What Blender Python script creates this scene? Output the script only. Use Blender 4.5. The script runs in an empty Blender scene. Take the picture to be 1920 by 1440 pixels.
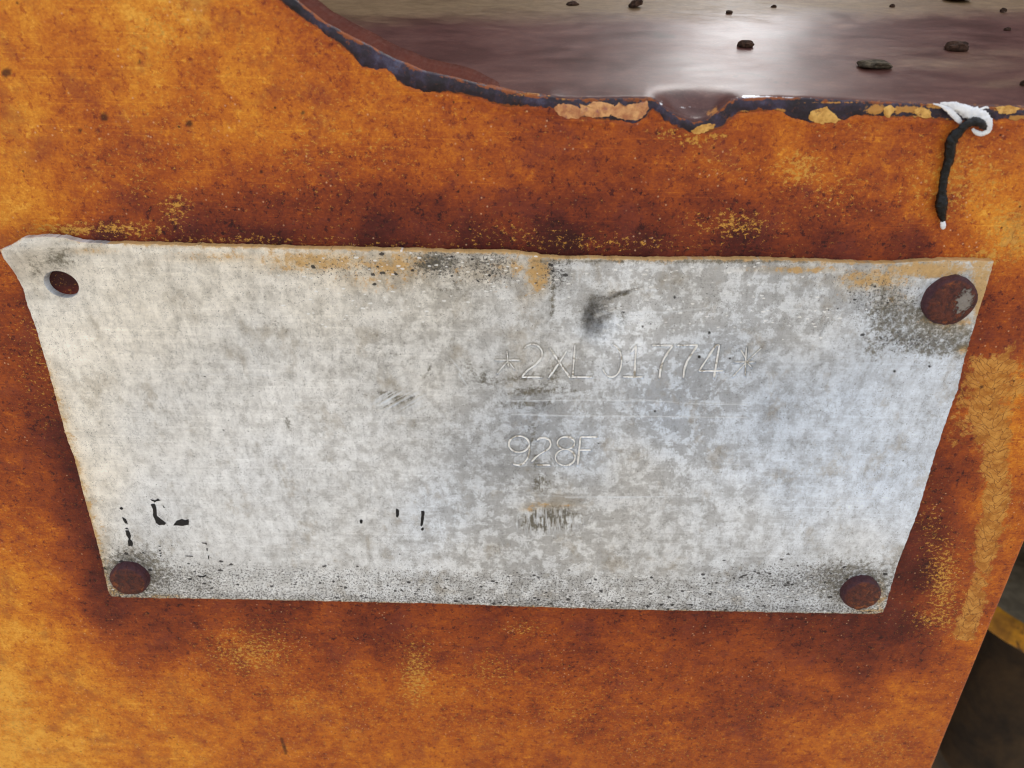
import bpy, bmesh, math, random
import numpy as np
from mathutils import Matrix, Vector

# ------------------------------------------------------------------ camera solve
# The plate is a rectangle in real life; its two vanishing directions give the camera.
F = 1396.0                                   # focal length in pixels of a 1920-wide frame
CX, CY = 960.0, 720.0
def _n(v): return v / np.linalg.norm(v)
d_ = _n(np.array([-36.0, 2656.0, F]))        # world "down" seen by the camera (x right, y down, z forward)
r_ = np.array([1.0, 0.018, -0.0085]); r_ = _n(r_ - d_ * (r_ @ d_))
n_ = np.cross(r_, d_)                        # world "into the panel"
M_ = np.array([r_, n_, -d_])                 # camera coords -> world coords
def wdir(px, py):
    c = np.stack([(np.asarray(px, float) - CX) / F, (np.asarray(py, float) - CY) / F, np.ones_like(np.asarray(px, float))], -1)
    return c @ M_.T
_a, _b = wdir(0, 470), wdir(1865, 490)
D0 = 0.14 / (_b[0] / _b[1] - _a[0] / _a[1])  # plate is 140 mm wide
_c = wdir(935, 800); _c = _c / _c[1] * D0
CAM = np.array([-_c[0], -D0, -_c[2]])        # panel plane is y = 0, plate centre at the local origin
ORG = (0.0, 0.0, 1.25)                       # height of the plate above the ground
MM = 0.001
PXM = 0.14 / 1865.0
def P(px, py, h=0.0):
    """point seen at photo pixel (px,py) lying h metres in front of the panel face"""
    w = wdir(px, py); t = (D0 - np.asarray(h, float)) / w[..., 1]
    return CAM + w * t[..., None]
def project(p):
    c = (np.asarray(p, float) - CAM) @ M_
    return CX + F * c[..., 0] / c[..., 2], CY + F * c[..., 1] / c[..., 2]

TILT = math.radians(13.0)                    # the deck rises slightly towards the back
ZDECK = float(P(1100, 188)[2])
def PD(px, py):
    """point of the deck plane seen at a pixel"""
    w = wdir(px, py); k = math.tan(TILT)
    t = (ZDECK - CAM[2] + k * CAM[1]) / (w[..., 2] - k * w[..., 1])
    return CAM + w * np.asarray(t)[..., None]

sc = bpy.context.scene
col = sc.collection
cam = bpy.data.cameras.new('camera'); cam_o = bpy.data.objects.new('camera', cam); col.objects.link(cam_o)
mw = np.eye(4); mw[:3, 0] = M_[:, 0]; mw[:3, 1] = -M_[:, 1]; mw[:3, 2] = -M_[:, 2]; mw[:3, 3] = CAM + np.array(ORG)
cam_o.matrix_world = Matrix(mw.tolist())
cam.sensor_width = 36.0; cam.lens = F / 1920.0 * 36.0
cam.clip_start = 0.002; cam.clip_end = 500.0
cam.dof.use_dof = True; cam.dof.focus_distance = 0.118; cam.dof.aperture_fstop = 30.0
sc.camera = cam_o

# ------------------------------------------------------------------ light
# hazy light from behind the machine: it mirrors off the deck towards the camera, the panel stands in open shade
v = _n(wdir(1400, 0)); dn = np.array([0.0, -math.sin(TILT), math.cos(TILT)])
sdir = _n(v - 2 * (v @ dn) * dn)
SUN_EL = math.asin(sdir[2]) + math.radians(26); SUN_AZ = math.atan2(sdir[0], sdir[1])
sdir = np.array([math.sin(SUN_AZ) * math.cos(SUN_EL), math.cos(SUN_AZ) * math.cos(SUN_EL), math.sin(SUN_EL)])
world = bpy.data.worlds.new('World'); sc.world = world; world.use_nodes = True
wt = world.node_tree; bg = wt.nodes['Background']
sky = wt.nodes.new('ShaderNodeTexSky'); sky.sky_type = 'NISHITA'; sky.sun_disc = False
sky.sun_elevation = SUN_EL; sky.sun_rotation = SUN_AZ
sky.air_density = 1.0; sky.dust_density = 4.0; sky.ozone_density = 1.0
hs = wt.nodes.new('ShaderNodeHueSaturation'); hs.inputs['Saturation'].default_value = 0.22
wt.links.new(sky.outputs[0], hs.inputs['Color']); wt.links.new(hs.outputs[0], bg.inputs['Color'])
bg.inputs['Strength'].default_value = 0.15
sun = bpy.data.lights.new('sun', 'SUN'); sun.energy = 0.5; sun.angle = math.radians(30); sun.color = (1.0, 0.97, 0.92)
sun_o = bpy.data.objects.new('sun', sun); col.objects.link(sun_o)
sun_o.rotation_euler = Vector(sdir.tolist()).to_track_quat('Z', 'Y').to_euler()
sun_o.location = (0, 0, 3)
sc.view_settings.view_transform = 'Standard'; sc.view_settings.look = 'None'
sc.view_settings.gamma = 1.0; sc.view_settings.use_curve_mapping = False
sc.cycles.pixel_filter_type = 'BLACKMAN_HARRIS'; sc.cycles.filter_width = 1.15
sc.view_settings.exposure = 1.4
sc.cycles.max_bounces = 5; sc.cycles.diffuse_bounces = 3; sc.cycles.glossy_bounces = 3

# ------------------------------------------------------------------ numeric helpers
def lin(r, g, b):
    f = lambda c: c / 12.92 if c <= 0.04045 else ((c + 0.055) / 1.055) ** 2.4
    return (f(r / 255.0), f(g / 255.0), f(b / 255.0), 1.0)
def vnoise(x, y, seed):
    xi = np.floor(x).astype(np.int64); yi = np.floor(y).astype(np.int64)
    fx = x - xi; fy = y - yi; fx = fx * fx * (3 - 2 * fx); fy = fy * fy * (3 - 2 * fy)
    def h(a, b):
        n = (a * 374761393 + b * 668265263 + seed * 982451653) & 0xffffffff
        n = ((n ^ (n >> 13)) * 1274126177) & 0xffffffff
        return ((n ^ (n >> 16)) & 0xffff) / 65535.0
    return (h(xi, yi) * (1 - fx) + h(xi + 1, yi) * fx) * (1 - fy) + (h(xi, yi + 1) * (1 - fx) + h(xi + 1, yi + 1) * fx) * fy
def fbm(x, y, seed=0, oct=4):
    s = 0.0; a = 0.5; t = 0.0
    for o in range(oct):
        s = s + a * vnoise(x * 2 ** o, y * 2 ** o, seed + o * 17); t += a; a *= 0.55
    return s / t
def idw(px, py, pts, s=25.0, p=1.6):
    px = px.astype(np.float32); py = py.astype(np.float32)
    num = np.zeros_like(px); den = np.zeros_like(px)
    for x, y, val in pts:
        w = 1.0 / ((px - x) ** 2 + (py - y) ** 2 + s * s) ** p
        num += w * val; den += w
    return num / den
def blob(px, py, x, y, rx, ry=None, rot=0.0, pw=1.0):
    ry = ry or rx; c, s = math.cos(math.radians(rot)), math.sin(math.radians(rot))
    u = ((px - x) * c + (py - y) * s) / rx; w = (-(px - x) * s + (py - y) * c) / ry
    return np.exp(-(u * u + w * w) ** pw)
def seg_dist(px, py, pl):
    d = np.full(px.shape, 1e9)
    for (x0, y0), (x1, y1) in zip(pl[:-1], pl[1:]):
        dx, dy = x1 - x0, y1 - y0; l2 = dx * dx + dy * dy + 1e-9
        t = np.clip(((px - x0) * dx + (py - y0) * dy) / l2, 0, 1)
        d = np.minimum(d, np.hypot(px - x0 - t * dx, py - y0 - t * dy))
    return d
def sstep(a, b, x):
    t = np.clip((x - a) / (b - a), 0, 1); return t * t * (3 - 2 * t)
def interp(pl, x):
    a = np.array(pl, float); return np.interp(x, a[:, 0], a[:, 1])

# ------------------------------------------------------------------ scene helpers
def mesh_obj(name, verts, faces, mat, parent=None, smooth=True, attrs=None):
    me = bpy.data.meshes.new(name)
    verts = np.asarray(verts, np.float32)
    if isinstance(faces, np.ndarray):
        k = faces.shape[1]; n = len(faces)
        me.vertices.add(len(verts)); me.vertices.foreach_set('co', verts.ravel())
        me.loops.add(n * k); me.loops.foreach_set('vertex_index', faces.astype(np.int32).ravel())
        me.polygons.add(n); me.polygons.foreach_set('loop_start', np.arange(0, n * k, k, dtype=np.int32))
        me.update(calc_edges=True)
    else:
        me.from_pydata(verts.tolist(), [], faces)
    me.validate()
    if smooth: me.polygons.foreach_set('use_smooth', np.ones(len(me.polygons), bool))
    for k, arr in (attrs or {}).items():
        arr = np.asarray(arr, np.float32)
        if arr.ndim == 1:
            at = me.attributes.new(k, 'FLOAT', 'POINT'); at.data.foreach_set('value', arr)
        else:
            at = me.attributes.new(k, 'FLOAT_VECTOR', 'POINT'); at.data.foreach_set('vector', arr.ravel())
    me.update()
    me.materials.append(mat)
    o = bpy.data.objects.new(name, me); col.objects.link(o)
    if parent: o.parent = parent
    else: o.location = ORG
    return o
def thing(name, label, cat, group=None):
    o = bpy.data.objects.new(name, None); col.objects.link(o); o.location = ORG
    o.empty_display_size = 0.01
    return tag(o, label, cat, group)
def tag(o, label, cat, group=None):
    o['label'] = label; o['category'] = cat
    if group: o['group'] = group
    return o
def grid_faces(nr, nc, flip=False):
    i = np.arange(nr * nc).reshape(nr, nc)
    a, b, c, d = i[:-1, :-1].ravel(), i[:-1, 1:].ravel(), i[1:, 1:].ravel(), i[1:, :-1].ravel()
    return np.stack([a, d, c, b] if flip else [a, b, c, d], 1)

class NT:
    def __init__(s, name, flat=False):
        s.m = bpy.data.materials.new(name); s.m.use_nodes = True
        s.t = s.m.node_tree; s.b = s.t.nodes['Principled BSDF']
        tc = s.t.nodes.new('ShaderNodeTexCoord'); s.co = tc.outputs['Object']; s.dim = '2D' if flat else '3D'
        if flat:                                                # the sheet lies in x-z
            sp = s.t.nodes.new('ShaderNodeSeparateXYZ'); s.t.links.new(s.co, sp.inputs[0])
            cb = s.t.nodes.new('ShaderNodeCombineXYZ'); s.t.links.new(sp.outputs[0], cb.inputs[0]); s.t.links.new(sp.outputs[2], cb.inputs[1]); s.co = cb.outputs[0]
    def put(s, sock, val):
        if isinstance(val, bpy.types.NodeSocket): s.t.links.new(val, sock)
        elif isinstance(val, tuple) and len(val) == 3 and sock.type == 'RGBA': sock.default_value = val + (1.0,)
        else: sock.default_value = val
    def attr(s, name, vec=False):
        n = s.t.nodes.new('ShaderNodeAttribute'); n.attribute_name = name
        return n.outputs['Vector'] if vec else n.outputs['Fac']
    def math(s, op, a, b=None, c=None, clamp=False):
        n = s.t.nodes.new('ShaderNodeMath'); n.operation = op; n.use_clamp = clamp
        for i, x in enumerate((a, b, c)):
            if x is not None: s.put(n.inputs[i], x)
        return n.outputs[0]
    def map(s, v, scale=(1, 1, 1), rot=(0, 0, 0), loc=(0, 0, 0)):
        n = s.t.nodes.new('ShaderNodeMapping'); s.put(n.inputs['Vector'], v)
        n.inputs['Scale'].default_value = scale; n.inputs['Rotation'].default_value = rot; n.inputs['Location'].default_value = loc
        return n.outputs[0]
    def noise(s, scale, detail=4.0, rough=0.6, dist=0.0, v=None, out='Fac'):
        n = s.t.nodes.new('ShaderNodeTexNoise'); n.noise_dimensions = s.dim; s.put(n.inputs['Vector'], v or s.co)
        n.inputs['Scale'].default_value = scale; n.inputs['Detail'].default_value = detail
        n.inputs['Roughness'].default_value = rough; n.inputs['Distortion'].default_value = dist
        return n.outputs[out]
    def voro(s, scale, feature='F1', v=None, out='Distance', rand=1.0):
        n = s.t.nodes.new('ShaderNodeTexVoronoi'); n.feature = feature; n.voronoi_dimensions = s.dim; s.put(n.inputs['Vector'], v or s.co)
        n.inputs['Scale'].default_value = scale; n.inputs['Randomness'].default_value = rand
        return n.outputs[out]
    def rng(s, x, a, b, c=0.0, d=1.0, smooth=True):
        n = s.t.nodes.new('ShaderNodeMapRange'); n.interpolation_type = 'SMOOTHSTEP' if smooth else 'LINEAR'
        s.put(n.inputs['Value'], x)
        for k, val in (('From Min', a), ('From Max', b), ('To Min', c), ('To Max', d)): s.put(n.inputs[k], val)
        return n.outputs[0]
    def mix(s, f, a, b, mode='MIX'):
        n = s.t.nodes.new('ShaderNodeMix'); n.data_type = 'RGBA'; n.blend_type = mode
        s.put(n.inputs[0], f); s.put(n.inputs[6], a); s.put(n.inputs[7], b)
        return n.outputs[2]
    def ramp(s, x, stops):
        n = s.t.nodes.new('ShaderNodeValToRGB'); s.put(n.inputs[0], x); e = n.color_ramp.elements
        while len(e) < len(stops): e.new(0.5)
        for el, (p, c) in zip(e, stops): el.position = p; el.color = c
        return n.outputs[0]
    def bump(s, h, strength, dist, normal=None):
        n = s.t.nodes.new('ShaderNodeBump'); s.put(n.inputs['Height'], h)
        n.inputs['Strength'].default_value = strength; n.inputs['Distance'].default_value = dist
        if normal: s.put(n.inputs['Normal'], normal)
        return n.outputs[0]
    def out(s, color, rough, metal=0.0, normal=None, spec=0.5, **kw):
        s.put(s.b.inputs['Base Color'], color); s.put(s.b.inputs['Roughness'], rough); s.put(s.b.inputs['Metallic'], metal)
        s.put(s.b.inputs['Specular IOR Level'], spec)
        if normal is not None: s.put(s.b.inputs['Normal'], normal)
        for k, val in kw.items(): s.put(s.b.inputs[k.replace('_', ' ')], val)
        return s.m

# ------------------------------------------------------------------ materials
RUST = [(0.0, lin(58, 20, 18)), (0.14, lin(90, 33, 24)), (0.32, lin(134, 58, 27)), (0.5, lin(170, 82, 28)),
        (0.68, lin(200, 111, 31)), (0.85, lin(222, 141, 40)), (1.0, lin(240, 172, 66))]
def panel_material():
    n = NT('rusted_orange_paint', True)
    st = n.map(n.co, (0.8, 1.05, 1))
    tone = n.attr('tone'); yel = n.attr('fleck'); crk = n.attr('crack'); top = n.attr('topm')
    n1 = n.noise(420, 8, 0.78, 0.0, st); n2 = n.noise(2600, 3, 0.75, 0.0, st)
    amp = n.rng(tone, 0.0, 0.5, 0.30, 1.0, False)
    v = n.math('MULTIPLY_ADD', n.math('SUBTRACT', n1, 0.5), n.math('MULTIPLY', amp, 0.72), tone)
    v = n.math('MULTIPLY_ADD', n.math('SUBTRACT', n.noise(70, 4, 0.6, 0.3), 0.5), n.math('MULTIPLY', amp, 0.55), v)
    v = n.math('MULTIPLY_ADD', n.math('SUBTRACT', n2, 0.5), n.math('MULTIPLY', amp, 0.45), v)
    # darker rust freckles, sharp-edged
    fr = n.rng(n.noise(900, 5, 0.74), 0.59, 0.63)
    v = n.math('MULTIPLY_ADD', fr, -0.20, v)
    bl = n.rng(n.noise(330, 7, 0.8, v=n.map(n.co, loc=(.7, .9, 0))), 0.60, 0.66)       # sparse larger scabs
    v = n.math('MULTIPLY_ADD', bl, -0.16, v)
    lt = n.rng(n.noise(420, 7, 0.8, v=n.map(n.co, loc=(.2, .6, 0))), 0.58, 0.66)       # sparse rubbed-through patches
    v = n.math('MULTIPLY_ADD', n.math('MULTIPLY', lt, amp), 0.16, v)
    sl = n.noise(60, 3, 0.5, 0.0, n.map(n.co, (1, 60, 1), (0, 0, 0.35)))               # hairline scratches
    v = n.math('MULTIPLY_ADD', n.math('MULTIPLY', n.rng(sl, 0.66, 0.70), amp), 0.10, v)
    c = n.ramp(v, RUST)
    # hue wander towards a greyish wine red
    c = n.mix(n.math('MULTIPLY', n.rng(n.noise(150, 6, 0.7, v=n.map(n.co, loc=(.4, .1, 0))), 0.50, 0.70), 0.38), c, lin(128, 58, 44))
    # worn flecks of the old yellow
    fk = n.noise(1700, 6, 0.80, 0.0, n.map(n.co, (0.75, 1.1, 1), loc=(0.3, 0.1, 0)))
    thr = n.math('MULTIPLY_ADD', yel, -0.20, 0.645)
    fm = n.rng(fk, thr, n.math('ADD', thr, 0.035))
    fc = n.mix(n2, lin(170, 112, 36), lin(236, 180, 84))
    c = n.mix(n.math('MULTIPLY', fm, n.rng(yel, 0.0, 0.15, 0.5, 0.92)), c, fc)
    # alligatored yellow paint run
    wob = n.t.nodes.new('ShaderNodeVectorMath'); wob.operation = 'ADD'
    sc_ = n.t.nodes.new('ShaderNodeVectorMath'); sc_.operation = 'SCALE'
    n.put(sc_.inputs[0], n.noise(700, 3, out='Color')); sc_.inputs['Scale'].default_value = 0.9
    n.put(wob.inputs[0], n.attr('crkco', True)); n.put(wob.inputs[1], sc_.outputs[0])
    ed = n.voro(1.0, 'DISTANCE_TO_EDGE', wob.outputs[0])
    line = n.math('MULTIPLY', n.math('SUBTRACT', 1.0, n.rng(ed, 0.0, 0.075)), n.rng(n1, 0.34, 0.50))
    cm = n.rng(n.math('MULTIPLY_ADD', n.math('SUBTRACT', n.noise(420, 7, 0.78), 0.5), 2.5, crk), 0.40, 0.66)
    cc = n.mix(n.rng(n1, 0.35, 0.65), lin(172, 108, 38), lin(212, 154, 74))
    cc = n.mix(n.math('MULTIPLY', line, 0.85), cc, lin(112, 62, 26))
    c = n.mix(n.math('MULTIPLY', cm, 0.86), c, cc)
    # pin holes and marks
    pin = n.math('MULTIPLY', n.rng(n.voro(210, 'F1'), 0.015, 0.05, 1.0, 0.0), n.rng(n.noise(95, 2), 0.58, 0.62))
    pin = n.math('MAXIMUM', pin, n.attr('pin'))
    c = n.mix(n.math('MULTIPLY', pin, 0.8), c, lin(40, 16, 14))
    # pale dusty pinpricks
    dst = n.math('MULTIPLY', n.rng(n.voro(520), 0.03, 0.09, 1.0, 0.0), n.rng(n.noise(120, 3, 0.7), 0.55, 0.62))
    c = n.mix(n.math('MULTIPLY', dst, 0.6), c, lin(226, 180, 140))
    # the thickness of the plate, red-brown primer
    c = n.mix(top, c, n.mix(n1, lin(66, 32, 28), lin(106, 56, 42)))
    h = n.math('MULTIPLY_ADD', cm, n.math('MULTIPLY_ADD', line, -0.8, 0.3), n.math('ADD', n2, n.math('MULTIPLY', fr, -0.3)))
    nb = n.bump(h, 0.45, 0.00012)
    rough = n.math('MULTIPLY_ADD', top, 0.25, n.rng(n2, 0.3, 0.7, 0.42, 0.62))
    return n.out(c, rough, 0.0, nb, n.rng(top, 0, 1, 0.26, 0.08))

def plate_material():
    n = NT('weathered_aluminium', True)
    tone = n.attr('tone'); warm = n.attr('warm'); yel = n.attr('yellow'); grit = n.attr('grit')
    dirt = n.attr('dirt'); bare = n.attr('bare'); nick = n.attr('nick'); scr = n.attr('scratch')
    m1 = n.noise(120, 8, 0.74, 0.1, n.map(n.co, (1.15, 0.85, 1)))
    m2 = n.noise(1500, 5, 0.75)
    brs = n.noise(1700, 4, 0.7, 0.0, n.map(n.co, (0.12, 1.5, 1)))
    ver = n.noise(520, 5, 0.72, 0.0, n.map(n.co, (1.5, 0.55, 1), loc=(.3, .1, 0)))
    # pale oxide skin over duller stripped metal; islands are crisp where the skin has flaked
    isl = n.noise(340, 8, 0.74, 0.1, n.map(n.co, loc=(0.21, 0.4, 0)))
    o = n.math('MULTIPLY_ADD', n.math('SUBTRACT', isl, 0.5), 1.6, n.math('SUBTRACT', 0.66, n.math('MULTIPLY', bare, 0.26)))
    soft = n.rng(bare, 0.2, 0.85, 0.42, 0.05, False)
    ox = n.rng(o, n.math('SUBTRACT', 0.48, soft), n.math('ADD', 0.48, soft))
    lightc = n.mix(warm, lin(212, 222, 235), lin(238, 230, 214))
    dullc = n.mix(warm, lin(178, 185, 195), lin(202, 195, 181))
    c = n.mix(ox, dullc, lightc)
    g = n.math('MULTIPLY_ADD', n.math('SUBTRACT', m2, 0.5), 0.5, 1.0)
    g = n.math('MULTIPLY_ADD', n.math('SUBTRACT', m1, 0.5), 0.30, g)
    g = n.math('MULTIPLY_ADD', n.math('SUBTRACT', ver, 0.5), 0.34, g)
    g = n.math('MULTIPLY_ADD', n.math('SUBTRACT', brs, 0.5), 0.10, g)
    grain = n.noise(2700, 3, 0.75)
    g = n.math('MULTIPLY_ADD', n.math('SUBTRACT', grain, 0.5), n.math('MULTIPLY_ADD', grit, 1.8, 0.2), g)
    hl = n.noise(26, 3, 0.6, 0.0, n.map(n.co, (1, 75, 1), (0, 0, -0.03)))                    # fine horizontal hairlines
    g = n.math('MULTIPLY_ADD', n.rng(hl, 0.60, 0.66), 0.07, n.math('MULTIPLY_ADD', n.rng(hl, 0.42, 0.36), -0.05, g))
    big = n.noise(38, 4, 0.6, 0.2, n.map(n.co, loc=(.15, .55, 0)))
    g = n.math('MULTIPLY_ADD', n.math('SUBTRACT', big, 0.5), 0.5, g)
    g = n.math('MULTIPLY', g, tone)
    cg = n.t.nodes.new('ShaderNodeCombineColor'); [n.put(cg.inputs[i], g) for i in range(3)]
    c = n.mix(1.0, c, cg.outputs[0], 'MULTIPLY')
    # brownish clouding
    c = n.mix(n.math('MULTIPLY', n.rng(m1, 0.46, 0.30), 0.42), c, lin(164, 150, 126))
    # fine dark squiggles of corrosion
    sqn = n.noise(900, 4, 0.7, 0.0, n.map(n.co, loc=(.9, .3, 0)))
    sq = n.math('MULTIPLY', n.rng(n.math('ABSOLUTE', n.math('SUBTRACT', sqn, 0.5)), 0.0, 0.018, 1.0, 0.0), n.rng(ver, 0.52, 0.44))
    c = n.mix(n.math('MULTIPLY', sq, 0.75), c, lin(96, 92, 88))
    # yellow overspray clinging to the rim
    yn = n.math('MULTIPLY_ADD', n.math('SUBTRACT', n.noise(620, 7, 0.8, 0.1), 0.5), 2.2, yel)
    ym = n.rng(yn, 0.40, 0.72)
    c = n.mix(n.rng(yel, 0.05, 0.8, 0.0, 0.7), c, lin(236, 206, 152), 'MULTIPLY')
    yc = n.mix(m2, lin(176, 130, 66), lin(228, 184, 112))
    c = n.mix(n.math('MULTIPLY', ym, 0.78), c, yc)
    # grime, with the dent's painted shade
    dn_ = n.math('MULTIPLY_ADD', n.math('SUBTRACT', n.noise(1100, 6, 0.82), 0.5), 2.7, dirt)
    dm = n.rng(dn_, 0.22, 0.95)
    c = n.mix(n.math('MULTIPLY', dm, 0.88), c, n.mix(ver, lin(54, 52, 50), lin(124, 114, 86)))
    # grit and pepper pits
    gm = n.rng(n.math('MULTIPLY_ADD', grit, 0.40, grain), 0.68, 0.73)
    c = n.mix(n.math('MULTIPLY', gm, 0.8), c, lin(66, 64, 62))
    pv = n.t.nodes.new('ShaderNodeTexVoronoi'); pv.voronoi_dimensions = '2D'; n.put(pv.inputs['Vector'], n.map(n.co, (0.8, 1.1, 1), (0, 0, 0.5)))
    pv.inputs['Scale'].default_value = 1400
    sep = n.t.nodes.new('ShaderNodeSeparateColor'); n.put(sep.inputs[0], pv.outputs['Color'])
    on = n.rng(n.math('MULTIPLY_ADD', grit, 0.55, sep.outputs[1]), 1.0, 1.06)
    size = n.math('MULTIPLY', n.math('MULTIPLY', n.math('POWER', sep.outputs[0], 1.6), on), 0.55)
    pep = n.rng(n.math('SUBTRACT', n.math('MULTIPLY_ADD', n.math('SUBTRACT', grain, 0.5), 0.5, size), pv.outputs['Distance']), 0.0, 0.08)
    c = n.mix(n.math('MULTIPLY', pep, 0.9), c, lin(40, 38, 40))
    # bright nicks
    nv = n.t.nodes.new('ShaderNodeTexVoronoi'); nv.voronoi_dimensions = '2D'; n.put(nv.inputs['Vector'], n.map(n.co, (0.6, 1.3, 1), (0, 0, -0.5), (.3, .1, 0)))
    nv.inputs['Scale'].default_value = 1700
    sp2 = n.t.nodes.new('ShaderNodeSeparateColor'); n.put(sp2.inputs[0], nv.outputs['Color'])
    sz2 = n.math('MULTIPLY', n.math('MULTIPLY', sp2.outputs[0], n.rng(n.math('ADD', sp2.outputs[1], nick), 1.0, 1.1)), 0.40)
    nk = n.rng(n.math('SUBTRACT', n.math('MULTIPLY_ADD', n.math('SUBTRACT', grain, 0.5), 0.5, sz2), nv.outputs['Distance']), 0.0, 0.12)
    c = n.mix(n.math('MULTIPLY', nk, 0.75), c, lin(248, 248, 246))
    c = n.mix(scr, c, lin(232, 236, 240))
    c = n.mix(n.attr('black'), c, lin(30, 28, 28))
    h = n.math('MULTIPLY_ADD', pep, -0.8, m2)
    h = n.math('MULTIPLY_ADD', ox, 0.2, n.math('MULTIPLY_ADD', brs, 0.3, h))
    nb = n.bump(h, 0.5, 0.00012)
    metal = n.math('MULTIPLY', n.math('SUBTRACT', 1.0, n.math('MAXIMUM', ym, dm)), n.rng(ox, 0, 1, 0.30, 0.08))
    rough = n.rng(m2, 0.3, 0.7, 0.38, 0.60)
    return n.out(c, rough, metal, nb, 0.45)

def deck_material():
    n = NT('glossy_brown_deck_paint')
    st = n.map(n.co, (0.5, 1.0, 1.0), (0, 0, 0.15)); st2 = n.map(n.co, (0.6, 1.2, 1), (0, 0, 0.12))
    dust = n.attr('dust')
    s1 = n.noise(110, 7, 0.68, 0.3, st); s2 = n.noise(700, 5, 0.7, 0.2, st2); s3 = n.noise(2400, 3, 0.7)
    c = n.ramp(n.math('MULTIPLY_ADD', n.math('SUBTRACT', s2, 0.5), 0.6, s1),
               [(0.30, lin(60, 34, 32)), (0.48, lin(80, 48, 45)), (0.62, lin(94, 60, 54)), (0.8, lin(118, 84, 74))])
    c = n.mix(n.math('MULTIPLY', n.rng(s3, 0.56, 0.7), 0.4), c, lin(120, 84, 70))
    dm = n.rng(n.math('MULTIPLY_ADD', n.math('SUBTRACT', s1, 0.5), 1.3, dust), 0.3, 1.0)
    dc = n.mix(n.rng(s2, 0.3, 0.7), lin(100, 80, 46), lin(128, 108, 74))
    c = n.mix(n.math('MULTIPLY', dm, 0.7), c, dc)
    rust = n.attr('rust')
    rm = n.rng(n.math('MULTIPLY_ADD', n.math('SUBTRACT', n.noise(1200, 5, 0.7, 0.3), 0.5), 1.6, rust), 0.4, 0.7)
    c = n.mix(rm, c, n.mix(s3, lin(128, 66, 34), lin(196, 138, 70)))
    c = n.mix(n.attr('mark'), c, lin(44, 32, 28))
    wm = n.rng(n.math('MULTIPLY_ADD', n.math('SUBTRACT', n.noise(900, 5, 0.75), 0.5), 1.6, n.attr('worn')), 0.40, 0.55)
    c = n.mix(wm, c, lin(222, 222, 224))  # pale glint painted along the deck's front edge
    h = n.math('ADD', n.math('MULTIPLY', s2, 0.7), n.math('MULTIPLY', s3, 0.35))
    nb = n.bump(s3, 0.18, 0.0001)
    rough = n.math('MULTIPLY_ADD', rm, 0.25, n.math('MULTIPLY_ADD', dm, 0.16, n.rng(s1, 0.3, 0.7, 0.34, 0.44)))
    return n.out(c, n.math('MULTIPLY_ADD', wm, -0.12, rough), n.math('MULTIPLY', wm, 0.7), nb, 0.36)

def scale_material():
    n = NT('blued_cut_scale')
    a = n.noise(330, 6, 0.7, 0.2); b = n.noise(1800, 4, 0.7)
    c = n.ramp(a, [(0.34, lin(26, 20, 26)), (0.48, lin(42, 32, 44)), (0.58, lin(58, 48, 68)), (0.70, lin(84, 84, 108))])
    c = n.mix(n.math('MULTIPLY', n.rng(b, 0.55, 0.68), 0.7), c, lin(86, 50, 42))
    ym = n.rng(n.math('MULTIPLY_ADD', n.math('SUBTRACT', n.noise(900, 5, 0.7, 0.3), 0.5), 1.7, n.attr('paint')), 0.42, 0.56)
    c = n.mix(ym, c, n.mix(b, lin(160, 104, 44), lin(206, 152, 78)))
    rm = n.rng(n.math('MULTIPLY_ADD', n.math('SUBTRACT', n.noise(500, 6, 0.75), 0.5), 2.0, n.attr('rusty')), 0.40, 0.55)
    c = n.mix(n.math('MULTIPLY', rm, 0.9), c, n.mix(b, lin(112, 56, 30), lin(172, 96, 40)))
    h = n.math('ADD', n.math('MULTIPLY', a, 0.6), n.math('MULTIPLY', b, 0.5))
    nb = n.bump(n.math('MULTIPLY_ADD', ym, 0.5, h), 0.5, 0.0003)
    return n.out(c, n.math('MULTIPLY_ADD', rm, 0.3, n.math('MULTIPLY_ADD', ym, 0.2, 0.42)), 0.0, nb, 0.35)

def simple(name, c1, c2, scale, rough=0.6, metal=0.0, bump=0.4, bd=0.0003, c3=None, t3=(0.55, 0.65), spec=0.4, detail=5, **kw):
    n = NT(name); a = n.noise(scale, detail, 0.65, 0.3)
    c = n.mix(n.rng(a, 0.32, 0.68), lin(*c1), lin(*c2))
    if c3: c = n.mix(n.rng(n.noise(scale * 0.6, 5, 0.7, 0.5, n.map(n.co, loc=(.5, .2, .7))), *t3), c, lin(*c3))
    nb = n.bump(a, bump, bd)
    return n.out(c, rough, metal, nb, spec, **kw)

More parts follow.
